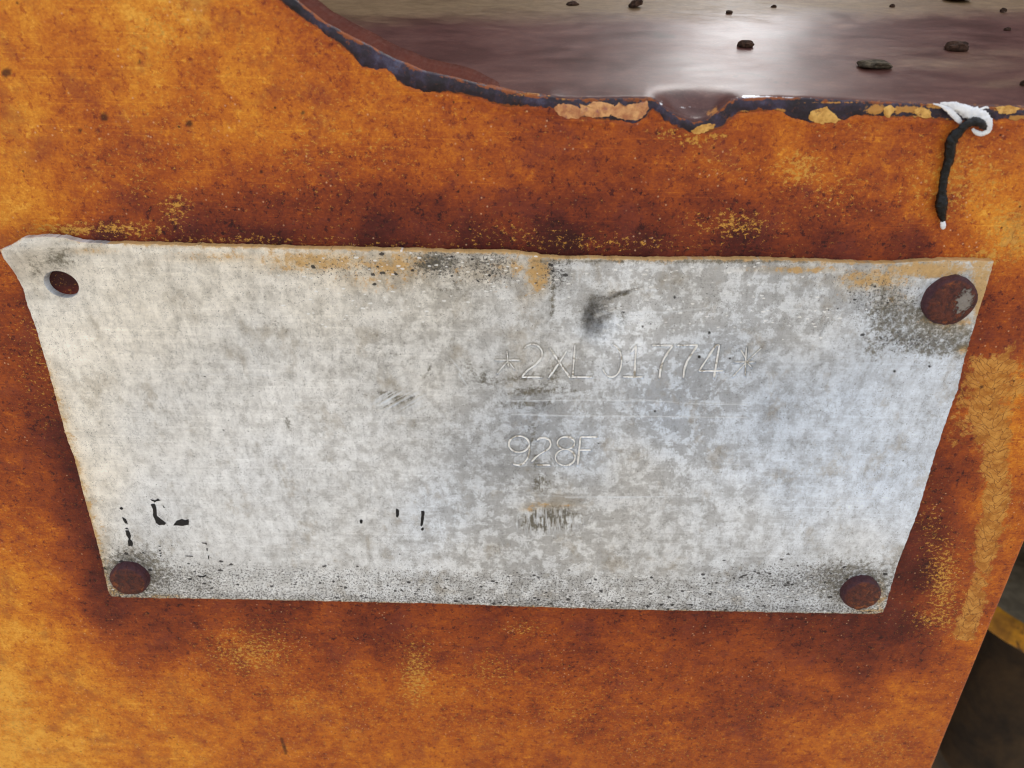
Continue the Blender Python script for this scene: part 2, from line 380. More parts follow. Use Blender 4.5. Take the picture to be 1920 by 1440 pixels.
MAT = dict(
    panel=panel_material(), plate=plate_material(), deck=deck_material(), scale=scale_material(),
    flake=simple('peeled_tan_paint', (176, 112, 74), (226, 170, 112), 900, 0.6, c3=(150, 90, 92), t3=(0.56, 0.70)),
    flake_y=simple('peeled_yellow_paint', (186, 132, 58), (232, 184, 100), 1100, 0.6, c3=(140, 86, 50), t3=(0.60, 0.68)),
    rivet=simple('rusted_rivet_steel', (58, 32, 32), (92, 46, 38), 1300, 0.45, 0.0, 0.7, 0.0003, c3=(124, 58, 34), t3=(0.58, 0.70)),
    letter=simple('bare_stamped_aluminium', (226, 224, 218), (252, 252, 250), 1200, 0.4, 0.0, 0.2, 0.0001, c3=(168, 160, 146), t3=(0.52, 0.62)),
    ink=simple('black_printing_ink', (16, 16, 20), (30, 30, 34), 2000, 0.5, bump=0.3),
    crumb=simple('dry_dirt', (38, 26, 20), (78, 56, 44), 1500, 0.9, bump=0.8, spec=0.2),
    crumb_g=simple('grey_grit', (52, 46, 38), (98, 88, 72), 1500, 0.9, bump=0.8, spec=0.2),
    black=simple('black_tar_thread', (9, 9, 10), (22, 22, 24), 2000, 0.24, bump=0.5, bd=0.0003, spec=0.3),
    white=simple('white_sealant', (226, 228, 234), (246, 246, 246), 1500, 0.5, bump=0.5, spec=0.4),
    backdrop=simple('dark_greasy_steel', (30, 22, 14), (64, 48, 28), 60, 0.75, bump=0.6, bd=0.002, c3=(84, 62, 34), t3=(0.6, 0.75), spec=0.3),
    flange=simple('yellow_flange_paint', (128, 86, 18), (206, 146, 30), 130, 0.55, bump=0.4, bd=0.001, c3=(80, 50, 18), t3=(0.54, 0.64)),
    flange_top=simple('dusty_flange_face', (84, 76, 60), (116, 106, 86), 120, 0.8, bump=0.4, bd=0.001, c3=(104, 84, 44)),
    body=simple('dusty_brown_body_paint', (44, 32, 24), (66, 48, 34), 40, 0.8, bump=0.3, bd=0.001),
    ground=simple('gravel_yard', (116, 106, 92), (158, 148, 132), 6, 0.95, bump=0.6, bd=0.02, spec=0.2),
)
def rivet_worn():
    n = NT('rivet_rubbed_to_metal')
    a = n.noise(1300, 5, 0.65, 0.3); w = n.attr('worn')
    c = n.mix(n.rng(a, 0.35, 0.65), lin(62, 34, 34), lin(104, 52, 38))
    c = n.mix(n.rng(n.noise(700, 6, 0.75), 0.52, 0.64), c, lin(140, 76, 40))
    wm = n.rng(n.math('MULTIPLY_ADD', n.math('SUBTRACT', n.noise(1900, 5, 0.75, 0.3), 0.5), 2.0, w), 0.45, 0.6)
    c = n.mix(wm, c, lin(142, 134, 126))
    c = n.mix(n.attr('rim'), c, lin(70, 42, 52))  # purple sky sheen painted onto the rivet rim
    return n.out(c, 0.5, 0.0, n.bump(n.math('MULTIPLY_ADD', wm, -0.4, a), 0.9, 0.0006), 0.3)
MAT['rivet_worn'] = rivet_worn()

# ------------------------------------------------------------------ ground (bounce light only; far below the view)
g = mesh_obj('ground', [(-80, -80, 0), (80, -80, 0), (80, 80, 0), (-80, 80, 0)], [(0, 1, 2, 3)], MAT['ground'], smooth=False)
g.location = (0, 0, 0); g['kind'] = 'structure'

# ------------------------------------------------------------------ torch-cut outline of the panel (photo pixels)
YT = [(150, -470), (200, -380), (300, -240), (400, -130), (521, -22), (549, 0), (612, 49), (680, 84), (732, 112), (800, 139), (837, 146),
      (912, 165), (987, 180), (1062, 188), (1150, 188), (1216, 187), (1228, 189), (1245, 205), (1271, 222), (1301, 232), (1328, 226), (1348, 212),
      (1368, 195), (1390, 187), (1442, 186), (1527, 188), (1613, 193), (1741, 198), (1848, 204), (1920, 206), (2000, 208)]
YB = [(150, -440), (200, -360), (300, -222), (400, -112), (521, 0), (560, 30), (612, 67), (655, 98), (668, 112), (676, 124), (700, 131), (725, 131), (738, 142),
      (744, 154), (765, 164), (792, 172), (837, 174), (912, 187), (932, 198), (950, 202), (968, 200), (1000, 201), (1040, 205), (1055, 221), (1100, 223),
      (1160, 229), (1185, 233), (1200, 229), (1212, 220), (1222, 206), (1232, 212), (1245, 226), (1270, 241), (1288, 248), (1313, 252), (1335, 248), (1352, 240), (1370, 224),
      (1382, 213), (1416, 209), (1467, 210), (1484, 221), (1510, 229), (1540, 232), (1570, 231), (1590, 224), (1604, 218), (1677, 221), (1762, 226), (1805, 231), (1869, 226), (1920, 228), (2000, 229)]
def yt(x): return interp(YT, x) + 1.3 * (fbm(np.asarray(x) / 14.0, np.asarray(x) * 0, 5, 3) - 0.5) * 2
def yb(x): return interp(YB, x) + 3.6 * (fbm(np.asarray(x) / 7.0, np.asarray(x) * 0, 9, 3) - 0.5) * 2
_xs = np.arange(120, 2001, 2.0)
_tp = P(_xs, yt(_xs))
def ZT(X): return np.interp(X, _tp[:, 0], _tp[:, 2])

# ------------------------------------------------------------------ the panel
panel = thing('steel_panel', 'rust-stained orange steel panel with a curved torch-cut top edge behind the metal plate', 'panel')
XL = float(P(-20, 1445)[0]); 
RE = [P(1742, 1440), P(1832, 1220), P(1920, 1003)]
rk = (RE[2][0] - RE[0][0]) / (RE[2][2] - RE[0][2])
def XR(Z): return RE[0][0] + rk * (Z - RE[0][2])
zlo = float(P(900, 1450)[2]); zref = float(P(960, 268)[2])
fine = 2.6 * PXM
zz = np.concatenate([np.linspace(-0.32, zlo, 14)[:-1], np.arange(zlo, zref, fine * 1.15)])
NT_ = 150
Xr_ref = 0.095
ux = np.concatenate([-0.30 + (XL + 0.30) * (1 - (1 - np.linspace(0, 1, 22)[:-1]) ** 1.7), np.arange(XL, float(XR(0.0)), fine)])
ux = (ux - ux[0]) / (ux[-1] - ux[0])
rows = []
for z in zz:
    X = -0.30 + ux * (XR(z) + 0.30); rows.append(np.stack([X, np.zeros_like(X), np.full_like(X, z)], 1))
Xt = -0.30 + ux * (XR(zref) + 0.30)
for t in np.linspace(0, 1, NT_ + 1)[1:]:
    zt = ZT(Xt); rows.append(np.stack([Xt, np.zeros_like(Xt), zref + (zt - zref) * t], 1))
# roll the top over and run back through the plate thickness
TH = 5.0 * MM
for k, (yy, dz) in enumerate([(0.15 * MM, 0.12 * MM), (0.5 * MM, 0.22 * MM), (1.5 * MM, 0.22 * MM), (3.0 * MM, 0.22 * MM), (TH, 0.22 * MM), (TH + .2 * MM, -2.0 * MM), (TH, -40 * MM)]):
    zt = ZT(Xt) - (0, 0, .9 * MM, 1.6 * MM, 2 * MM, 2 * MM, 2 * MM)[k] * sstep(870, 1000, project(np.stack([Xt, 0 * Xt, ZT(Xt)], 1))[0]); rows.append(np.stack([Xt, np.full_like(Xt, yy), zt + dz + yy * math.tan(TILT)], 1))
n_top = 7
G = np.array(rows)                                        # rows x cols x 3
# rounded right edge, then the side
ext = []
for a in (20, 45, 70, 90):
    e = G[:, -1].copy(); r = 0.8 * MM; e[:, 0] += r * math.sin(math.radians(a)); e[:, 1] += r * (1 - math.cos(math.radians(a))); ext.append(e)
e = ext[-1].copy(); e[:, 1] += 7 * MM; ext.append(e)
G = np.concatenate([G] + [q[:, None] for q in ext], 1)
nr, nc = G.shape[:2]
pxs, pys = project(G)
front = np.zeros((nr, nc), bool); front[:nr - n_top] = True
und = (fbm(G[..., 0] / 0.012, G[..., 2] / 0.012, 3, 4) - 0.5) * 0.25 * MM
ht = und.copy()
# the lip under the cut edge, bulging with slag
ht += 0.10 * MM * np.exp(-((pys - yb(pxs) - 4) / 7.0) ** 2)
G[..., 1] -= np.where(front, ht, 0)
TONE = [(100,530,-.1),(125,520,-.1),(110,540,-.1),(130,535,0),(115,553,.5),(135,550,.4),(85,530,-.1),(95,545,0),(30,30,.72),(150,30,.66),(300,25,.82),(370,20,.78),(450,30,.6),(500,40,.55),(30,130,.68),(120,120,.66),(200,130,.62),(270,110,.78),(265,160,.74),(400,130,.6),(560,130,.56),(640,150,.5),  # lowest entries paint the shade seen through the bolt hole
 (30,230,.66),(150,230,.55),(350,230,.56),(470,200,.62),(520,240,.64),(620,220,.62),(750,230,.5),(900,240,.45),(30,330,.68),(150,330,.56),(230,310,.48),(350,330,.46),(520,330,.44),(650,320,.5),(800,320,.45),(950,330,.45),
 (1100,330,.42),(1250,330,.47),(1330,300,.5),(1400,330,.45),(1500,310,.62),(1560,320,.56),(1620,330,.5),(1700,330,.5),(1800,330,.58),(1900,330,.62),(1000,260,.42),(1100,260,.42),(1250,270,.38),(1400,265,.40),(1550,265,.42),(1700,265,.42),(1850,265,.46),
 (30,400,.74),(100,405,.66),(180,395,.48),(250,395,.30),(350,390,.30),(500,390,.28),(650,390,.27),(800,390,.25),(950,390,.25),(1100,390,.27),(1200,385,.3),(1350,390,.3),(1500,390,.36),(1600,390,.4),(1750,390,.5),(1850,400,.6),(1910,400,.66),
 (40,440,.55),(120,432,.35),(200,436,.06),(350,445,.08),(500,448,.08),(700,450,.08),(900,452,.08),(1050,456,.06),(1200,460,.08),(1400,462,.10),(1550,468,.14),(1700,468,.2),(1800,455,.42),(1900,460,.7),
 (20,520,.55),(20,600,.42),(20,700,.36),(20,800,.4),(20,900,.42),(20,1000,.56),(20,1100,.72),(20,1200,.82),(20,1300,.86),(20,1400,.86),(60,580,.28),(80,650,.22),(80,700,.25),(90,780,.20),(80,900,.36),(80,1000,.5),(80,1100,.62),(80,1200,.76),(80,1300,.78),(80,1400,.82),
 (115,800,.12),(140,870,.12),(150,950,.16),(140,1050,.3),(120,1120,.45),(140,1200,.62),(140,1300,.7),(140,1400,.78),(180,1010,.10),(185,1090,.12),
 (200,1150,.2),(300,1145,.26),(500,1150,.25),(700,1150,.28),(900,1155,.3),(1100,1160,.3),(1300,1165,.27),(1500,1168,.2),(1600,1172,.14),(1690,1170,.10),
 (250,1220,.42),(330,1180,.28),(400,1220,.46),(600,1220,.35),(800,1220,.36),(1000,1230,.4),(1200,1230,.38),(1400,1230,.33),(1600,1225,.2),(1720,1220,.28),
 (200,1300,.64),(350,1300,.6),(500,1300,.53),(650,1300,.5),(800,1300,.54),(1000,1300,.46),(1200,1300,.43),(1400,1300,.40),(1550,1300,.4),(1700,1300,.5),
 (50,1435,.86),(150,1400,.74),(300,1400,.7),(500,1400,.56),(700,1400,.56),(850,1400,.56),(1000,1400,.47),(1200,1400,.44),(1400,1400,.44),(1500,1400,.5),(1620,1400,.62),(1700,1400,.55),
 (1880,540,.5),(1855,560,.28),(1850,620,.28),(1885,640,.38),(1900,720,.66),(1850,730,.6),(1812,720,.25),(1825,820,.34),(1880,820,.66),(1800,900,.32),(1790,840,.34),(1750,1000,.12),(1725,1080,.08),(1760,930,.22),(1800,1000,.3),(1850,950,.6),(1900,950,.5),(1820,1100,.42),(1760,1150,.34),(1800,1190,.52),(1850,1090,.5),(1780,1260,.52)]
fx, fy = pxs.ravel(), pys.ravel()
tone = idw(fx, fy, TONE, 22.0, 1.7); tone = tone + 0.07 * sstep(0.25, 0.55, tone) * (1 - 0.5 * sstep(1100, 1250, fy) * sstep(150, 500, fx))  # stain tones, with the brighter light on the left put in too
FL = [(130,430,70,14,1.0),(230,430,90,16,.8),(330,390,30,40,.75),(440,450,200,8,.55),(700,462,200,8,.4),(950,440,120,24,.35),(1130,455,200,16,.45),(1380,420,80,26,.7),(1350,300,70,40,.35),(1500,315,50,40,.85),(1560,350,80,50,.45),(1600,240,60,14,.4),(1800,340,120,80,.6),(1900,430,60,60,.9),(1850,480,50,20,.9),
      (1300,262,40,14,.8),(1250,250,30,16,.6),(1340,256,28,12,.7),(1770,1090,34,90,.8),(1760,1160,50,24,.7),(1745,1000,24,80,.45),(470,1225,90,50,.7),(560,1320,60,40,.5),(780,1270,34,70,.8),(980,1180,40,16,.5),(920,1260,60,40,.4),(90,640,60,120,.45),(60,480,60,30,.5),(1080,1330,90,60,.3),(300,60,90,60,.5),(260,330,40,60,.4),(600,230,120,80,.3),(300,1330,200,80,.35),(1650,1400,80,60,.4),(30,1350,60,80,.5),(1200,1400,200,60,.25)]
fleck = 0.22 * sstep(0.35, 0.6, tone) * fbm(fx / 90, fy / 90, 12, 3)
fleck = fleck + 0.3 * blob(fx, fy, 500, 250, 300, 160) * fbm(fx / 60, fy / 60, 13, 3) + 0.3 * blob(fx, fy, 700, 1320, 700, 110) * fbm(fx / 50, fy / 70, 14, 3)
for x, y, rx, ry, a in FL: fleck = np.maximum(fleck, a * blob(fx, fy, x, y, rx, ry))
# chevron-cracked paint run down the right side
spine = [(1868, 640), (1862, 700), (1852, 780), (1870, 830), (1872, 900), (1866, 960), (1850, 1020), (1838, 1080), (1824, 1140), (1806, 1200)]
sy = np.array(spine, float)
scx = np.interp(fy, sy[:, 1], sy[:, 0]); wd = np.interp(fy, [640, 720, 800, 850, 950, 1060, 1150, 1200], [60, 62, 50, 36, 30, 26, 22, 24])
off = fx - scx
crack = np.exp(-np.abs(off / wd) ** 2.6) * sstep(640, 690, fy) * (1 - sstep(1196, 1204, fy)) * 1.0
crack = np.maximum(crack, 0.62 * blob(fx, fy, 1905, 700, 40, 70)); crack = np.maximum(crack, 0.55 * blob(fx, fy, 1800, 800, 40, 40)); crack = np.maximum(crack, 0.5 * blob(fx, fy, 1895, 460, 26, 70))
crack -= 0.28 * (1 - sstep(0, 1, np.abs(fy - 1085) / 60)) + 0.3 * blob(fx, fy, 1900, 850, 26, 60)
cc_a = (fy + 0.8 * np.abs(off)) / 12.0; cc_b = off / 22.0
crkco = np.stack([cc_b, cc_a, np.zeros_like(fx)], 1)
pin = np.zeros_like(fx)
for x, y, r in [(355, 232, 8), (12, 136, 11), (568, 211, 5), (150, 245, 4), (262, 116, 4), (195, 220, 10), (490, 322, 5), (533, 1400, 5), (1840, 725, 4)]:
    pin = np.maximum(pin, 1 - sstep(0.5, 1.0, np.hypot(fx - x, fy - y) / r + 0.5 * (fbm(fx / 5, fy / 5, 2) - 0.5)))
pin = np.maximum(pin, (1 - sstep(0.6, 1.4, seg_dist(fx, fy, [(528, 1385), (536, 1412)]) / 3)) * 0.8)
topm = np.zeros((nr, nc)); topm[nr - n_top:] = 1.0; topm[nr - n_top - 2:nr - n_top] = 0.6
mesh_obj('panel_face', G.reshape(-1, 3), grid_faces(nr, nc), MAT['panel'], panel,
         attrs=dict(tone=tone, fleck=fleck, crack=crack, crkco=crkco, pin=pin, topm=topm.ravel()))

# torch-cut lip: a rough bead from the paint line to the top corner
def bead_h(x, y):
    t = np.clip((y - yt(x)) / np.maximum(yb(x) - yt(x), 4.0), 0, 1)
    lump = fbm(x / 44.0, y / 22.0, 21, 3)
    return (0.06 + 0.22 * np.sin(np.pi * np.clip(t * 0.92 + 0.06, 0, 1)) ** 0.6 * (0.35 + 1.1 * lump)) * MM
bx_ = np.concatenate([np.arange(150, 500, 6.0), np.arange(500, 2000, 1.9)])
ts = np.linspace(0, 1, 26)
BX, BT = np.meshgrid(bx_, ts)
BY = yt(BX) - 1.0 + (yb(BX) - yt(BX) + 1.5) * BT
BH = bead_h(BX, BY) * np.minimum(1, (1 - BT) * 7 + 0.05)
bp = P(BX, BY, BH)
back = bp[0].copy(); back[:, 1] = 0.8 * MM; back[:, 2] += 0.30 * MM
first = bp[0].copy(); first[:, 1] = 0.3 * MM; first[:, 2] += 0.20 * MM
bp = np.concatenate([back[None], first[None], bp]); BXX = np.concatenate([BX[:2], BX]); BYY = np.concatenate([BY[:2] - 3, BY])
paint = np.zeros_like(BXX)
for x, y, rx, ry, a in [(1640,205,26,14,.72),(1700,205,46,10,.75),(1760,198,60,8,.6),(1720,222,60,6,.8),(1640,226,50,6,.7),(1890,200,40,10,.95),(1910,222,30,8,.8),(1460,208,20,4,.7),(1400,208,16,4,.6),(1330,240,26,8,.4),(1000,178,60,5,.55),(1090,186,60,3,.5),(1560,192,80,3,.6),(1830,215,8,14,.5)]:
    paint = np.maximum(paint, a * blob(BXX, BYY, x, y, rx, ry))
BTT = np.concatenate([BT[:2] * 0, BT])
rusty = 0.62 * sstep(0.72, 1.0, BTT) + 0.30 * (1 - sstep(0.0, 0.22, BTT)) + 0.20
rusty -= 0.5 * (blob(BXX, BYY, 705, 118, 34, 20) + blob(BXX, BYY, 795, 160, 50, 18) + blob(BXX, BYY, 1190, 228, 40, 8) + blob(BXX, BYY, 1500, 215, 40, 20) + blob(BXX, BYY, 1590, 215, 30, 14))
cut_edge = mesh_obj('cut_edge', bp.reshape(-1, 3), grid_faces(len(bp), len(bx_), True), MAT['scale'], panel, attrs=dict(paint=paint.ravel(), rusty=rusty.ravel()))

def resample(poly, step, closed=True):
    p = [np.array(q, float) for q in poly]; 
    if closed: p = p + [p[0]]
    out = []
    for a, b in zip(p[:-1], p[1:]):
        k = max(1, int(np.hypot(*(b - a)) / step))
        for i in range(k): out.append(a + (b - a) * i / k)
    if not closed: out.append(p[-1])
    return np.array(out)
def smooth_closed(q, it=2):
    for _ in range(it): q = 0.25 * np.roll(q, 1, 0) + 0.5 * q + 0.25 * np.roll(q, -1, 0)
    return q
def patch(name, poly, hf, th, mat, parent, step=2.5, jag=0.8, seed=1, rings=(1.0, 0.97, 0.85, 0.6, 0.3), rnd=1):
    """thin chip of paint or ink with an irregular outline lying on a surface"""
    q = smooth_closed(resample(poly, step), rnd)
    q = q + jag * 2 * (np.stack([fbm(q[:, 0] / 4, q[:, 1] / 4, seed, 3), fbm(q[:, 0] / 4, q[:, 1] / 4, seed + 40, 3)], 1) - 0.5)
    c = q.mean(0); vs = []; n = len(q)
    for i, s in enumerate(rings):
        r = c + (q - c) * s
        lift = -0.03 * MM if i == 0 else th * (1 + 0.5 * (fbm(r[:, 0] / 6, r[:, 1] / 6, seed + 3, 2) - 0.5))
        vs.append(P(r[:, 0], r[:, 1], hf(r[:, 0], r[:, 1]) + lift))
    vs = np.concatenate(vs + [P(c[0], c[1], float(hf(c[:1], c[1:2])[0]) + th)[None]])
    fs = []
    for i in range(len(rings) - 1):
        for j in range(n):
            k = (j + 1) % n; fs.append((i * n + j, (i + 1) * n + j, (i + 1) * n + k, i * n + k))
    L = (len(rings) - 1) * n
    for j in range(n): fs.append((L + j, len(vs) - 1, L + (j + 1) % n))
    return mesh_obj(name, vs, fs, mat, parent)
bh2 = lambda x, y: bead_h(np.asarray(x, float), np.asarray(y, float))
FLK = [([(1038,204),(1046,196),(1062,194),(1074,197),(1090,203),(1094,214),(1086,222),(1064,222),(1046,215)], 'flake'),
       ([(1088,195),(1100,199),(1108,192),(1130,191),(1150,196),(1152,210),(1142,219),(1112,220),(1090,216)], 'flake'),
       ([(1148,203),(1160,193),(1172,198),(1196,193),(1214,189),(1217,202),(1209,217),(1194,226),(1170,225),(1146,216)], 'flake'),
       ([(1516,222),(1520,210),(1534,204),(1550,200),(1560,210),(1577,224),(1566,230),(1540,232),(1522,228)], 'flake_y'),
       ([(1296,245),(1312,236),(1330,230),(1343,234),(1336,242),(1318,250),(1302,252)], 'flake_y'),
       ([(1657,203),(1668,197),(1682,206),(1676,212),(1668,220),(1658,218)], 'flake_y'),
       ([(1712,206),(1728,199),(1744,206),(1746,220),(1732,223),(1718,216)], 'flake_y'),
       ([(1866,202),(1890,198),(1912,203),(1906,211),(1888,216),(1874,212)], 'flake_y')]
for i, (pl, m) in enumerate(FLK): patch('paint_flake', pl, bh2, 0.06 * MM, MAT[m], cut_edge, seed=60 + i, jag=3.2, rnd=0, rings=(1.0, 0.99, 0.96, 0.8, 0.5, 0.25))

# ------------------------------------------------------------------ the deck behind
deck_t = thing('deck_plate', 'glossy red-brown painted steel deck sloping up behind the panel edge', 'deck')
xd = np.concatenate([np.linspace(-0.20, float(PD(500, 20)[0]), 24)[:-1], np.arange(float(PD(500, 20)[0]), float(PD(1935, 10)[0]), 3.2 * PXM), np.linspace(float(PD(1935, 10)[0]), 0.26, 14)[1:]])
yd = np.concatenate([np.arange(0.05 * MM, 8 * MM, 0.22 * MM), 8 * MM + (np.linspace(0, 1, 150) ** 1.6) * 0.40])
DX, DY = np.meshgrid(xd, yd)
pxf, _ = project(np.stack([xd, np.zeros_like(xd), np.full_like(xd, ZDECK)], 1))
dzx = np.where(pxf > 1020, ZT(xd) - ZDECK, 0.0)
dzx = np.convolve(np.pad(dzx, 4, mode='edge'), np.ones(9) / 9, 'valid')
dzx = np.where(pxf > 1900, dzx[np.searchsorted(pxf, 1900)], dzx)
startY = np.interp(pxf, [880, 1040], [4.6 * MM, 0.45 * MM])
DY = np.maximum(DY, 0) + startY[None] * np.clip(1 - DY / (8 * MM), 0, 1)
fall = np.exp(-(DY / (2.6 * MM)) ** 2)
base = 0.35 * MM * np.exp(-(DY / (30 * MM)) ** 2)
und = (fbm(DX / 0.02, DY / 0.012, 31, 4) - 0.5) * 0.35 * MM * sstep(0.002, 0.02, DY)
DZ = ZDECK + DY * math.tan(TILT) + dzx[None] * fall + base + und
rr_ = 0.45 * MM
lip = [np.stack([DX[0], DY[0] - rr_ * math.sin(a), DZ[0] - rr_ * (1 - math.cos(a)) - rr_ * math.sin(a) * math.tan(TILT)], 1)[None] for a in (1.5, 1.15, 0.85, 0.6, 0.4, 0.2)]
fr2 = lip[0].copy(); fr2[..., 2] -= 8 * MM; fr2[..., 1] += 0.6 * MM
DG = np.concatenate([fr2] + lip + [np.stack([DX, DY, DZ], -1)])
dpx, dpy = project(DG); dpx, dpy = dpx.ravel(), dpy.ravel()
dust = 0.25 + 0.75 * (1 - sstep(0, 80, dpy + 0.02 * (dpx - 900))) + 0.25 * blob(dpx, dpy, 1800, 110, 200, 40) + 0.3 * blob(dpx, dpy, 1880, 160, 60, 12) - 0.35 * blob(dpx, dpy, 900, 110, 340, 60) - 0.3 * blob(dpx, dpy, 1650, 185, 300, 20)
rust = 0.38 * np.exp(-((dpy - np.interp(dpx, [1000, 1500, 1600, 1920], [182, 183, 190, 200])) / 5.0) ** 2) * (0.75 + 0.4 * sstep(1540, 1640, dpx)) * (1 - 0.6 * blob(dpx, dpy, 1420, 186, 110, 40))
rust += 0.55 * blob(dpx, dpy, 1340, 212, 30, 14)
mark = np.zeros_like(dpx)
for pl, w in [([(1318,131),(1345,132),(1352,132)], 2.0), ([(1384,138),(1410,139),(1434,144)], 2.0), ([(1228,65),(1262,69)], 4.0), ([(1375,143),(1382,143)], 2.0), ([(1452,154),(1458,154)], 2.0), ([(1475,155),(1477,156)], 2.0)]:
    mark = np.maximum(mark, (1 - sstep(0.4, 1.2, seg_dist(dpx, dpy, pl) / w)) * 0.7)
worn = 0.9 * blob(dpx, dpy, 1415, 184, 44, 5) + 0.6 * blob(dpx, dpy, 1490, 185, 50, 3.5) + 0.6 * blob(dpx, dpy, 1238, 193, 8, 6) + 0.5 * blob(dpx, dpy, 1290, 201, 30, 3)  # edge glint of the sky, painted as bright metal
mesh_obj('deck_surface', DG.reshape(-1, 3), grid_faces(len(DG), len(xd)), MAT['deck'], deck_t, attrs=dict(dust=dust, rust=rust, mark=mark, worn=worn))
def deck_point(px, py):
    p = PD(np.float64(px), np.float64(py)); j = np.argmin(np.abs(xd - p[0])); i = np.argmin(np.abs(DY[:, j] - p[1]))
    return np.array([p[0], p[1], DZ[i, j]])

# ------------------------------------------------------------------ the identification plate
plate = thing('data_plate', 'bent scratched aluminium plate stamped 2XL01774 and 928F, riveted to the orange panel', 'data plate')
T_ = [(0,469),(25,458),(42,447),(83,443),(117,446),(153,455),(194,457),(250,457.5),(500,464.5),(617,467),(762,470.6),(879,473.5),(966,475),(1000,479),(1015,484),(1054,485),(1200,487),(1420,487),(1531,491),(1614,494),(1698,493),(1767,488),(1863,490)]
B_ = [(209,1118),(230,1120),(400,1123),(600,1127),(866,1133),(908,1135),(1140,1142),(1395,1147),(1560,1150),(1640,1151),(1655,1148)]
L_ = [(0,469),(8,486),(28,512),(44,542),(50,567),(67,614),(92,698),(125,820),(140,860),(160,939),(186,1031),(203,1108),(209,1118)]
R_ = [(1863,490),(1858,510),(1812,659),(1797,722),(1797,731),(1790,743),(1757,840),(1720,963),(1692,1035),(1682,1060),(1660,1138),(1655,1148)]
def axis(lo, hi, a, b, s0, s1): return np.concatenate([np.arange(lo, a, s0), np.arange(a, b, s1), np.arange(b, hi, s0), [hi]])
T0, T1 = T_[0][0], T_[-1][0]
us = axis(0, 1, (912 - T0) / (T1 - T0), (1450 - T0) / (T1 - T0), 2.3 / 1865, 1.25 / 1865)
vs_ = axis(0, 1, 0.215, 0.68, 2.3 / 670, 1.25 / 670)
def wob(a, seed, amp): return amp * (fbm(a * 120, a * 0 + seed, seed, 4) - 0.5) * 2
tp = np.stack([T0 + us * (T1 - T0), interp(T_, T0 + us * (T1 - T0)) + wob(us, 1, 2.0)], 1)
xb = B_[0][0] + us * (B_[-1][0] - B_[0][0]); bp_ = np.stack([xb, interp(B_, xb) + wob(us, 2, 1.2)], 1)
def side(pl, amp, seed):
    a = np.array(pl, float); y = a[0, 1] + vs_ * (a[-1, 1] - a[0, 1]); x = np.interp(y, a[:, 1], a[:, 0]) + wob(vs_, seed, amp)
    x[0] = a[0, 0]; x[-1] = a[-1, 0]; return np.stack([x, y], 1)
lf, rt = side(L_, 1.0, 3), side(R_, 1.4, 4)
tp[0] = lf[0]; tp[-1] = rt[0]; bp_[0] = lf[-1]; bp_[-1] = rt[-1]
U = us[None, :, None]; V = vs_[:, None, None]
Q = (1 - V) * tp[None] + V * bp_[None] + (1 - U) * lf[:, None] + U * rt[:, None] - ((1 - U) * (1 - V) * tp[0] + U * (1 - V) * tp[-1] + (1 - U) * V * bp_[0] + U * V * bp_[-1])
qx, qy = Q[..., 0], Q[..., 1]

# stamped characters: photo-space strokes
def Zm(ox, oy, s, pts): return [(ox + x / s, oy + y / s) for x, y in pts]
def ell(cx, cy, rx, ry, a0, a1, k=26): return [(cx + rx * math.cos(math.radians(a0 + (a1 - a0) * i / k)), cy + ry * math.sin(math.radians(a0 + (a1 - a0) * i / k))) for i in range(k + 1)]
TXT = [
 ('stamped_asterisk', [[(155,560),(305,560)], [(165,642),(228,568)], [(238,572),(270,615)], [(226,505),(234,600)]], .2),
 ('stamped_digit', [ell(378,522,60,57,-150,28,16) + [(424,560),(395,590),(350,620),(325,648),(315,662)], [(313,663),(437,663)]], 1),
 ('stamped_letter', [[(484,490),(605,668)], [(584,505),(560,545),(475,668)]], .9),
 ('stamped_letter', [[(634,470),(620,662)], [(612,663),(735,662)]], .7),
 ('stamped_digit', [ell(853,565,61,98,-80,115,22), ell(853,565,60,98,115,150,8)], 1),
 ('stamped_digit', [[(972,515),(1001,473),(990,661)], [(922,661),(1040,661)]], 1),
 ('stamped_digit', [[(1097,473),(1222,473),(1195,510),(1166,555),(1148,610),(1140,670)]], 1),
 ('stamped_digit', [[(1243,473),(1370,471),(1340,515),(1308,565),(1290,615),(1283,670)]], 1),
 ('stamped_digit', [[(1525,625),(1378,626),(1480,470),(1501,470),(1468,665)]], .9),
 ('stamped_asterisk', [[(1590,572),(1712,572)], [(1752,488),(1660,575),(1580,660)], [(1628,498),(1662,556)], [(1662,480),(1655,655)], [(1665,572),(1692,604)]], .1),
 ('stamped_digit', [ell(298,1065,62,49,0,360,34), [(360,1065),(362,1105),(350,1150),(325,1182),(295,1192),(262,1184)]], .9),
 ('stamped_digit', [[(405,1042),(425,1028),(455,1026),(483,1042),(490,1068),(478,1092),(430,1120),(395,1146),(373,1170)], [(403,1191),(486,1191)]], .8),
 ('stamped_digit', [ell(580,1058,53,38,0,360,30), ell(575,1145,60,48,0,360,32)], .9),
 ('stamped_letter', [[(667,1020),(650,1192)], [(665,1022),(770,1022)], [(656,1101),(729,1101)]], .9),
]
STROKES = []
for nm, st, w in TXT:
    STROKES.append((nm, [Zm(880, 500, 3.2, s) for s in st], w))

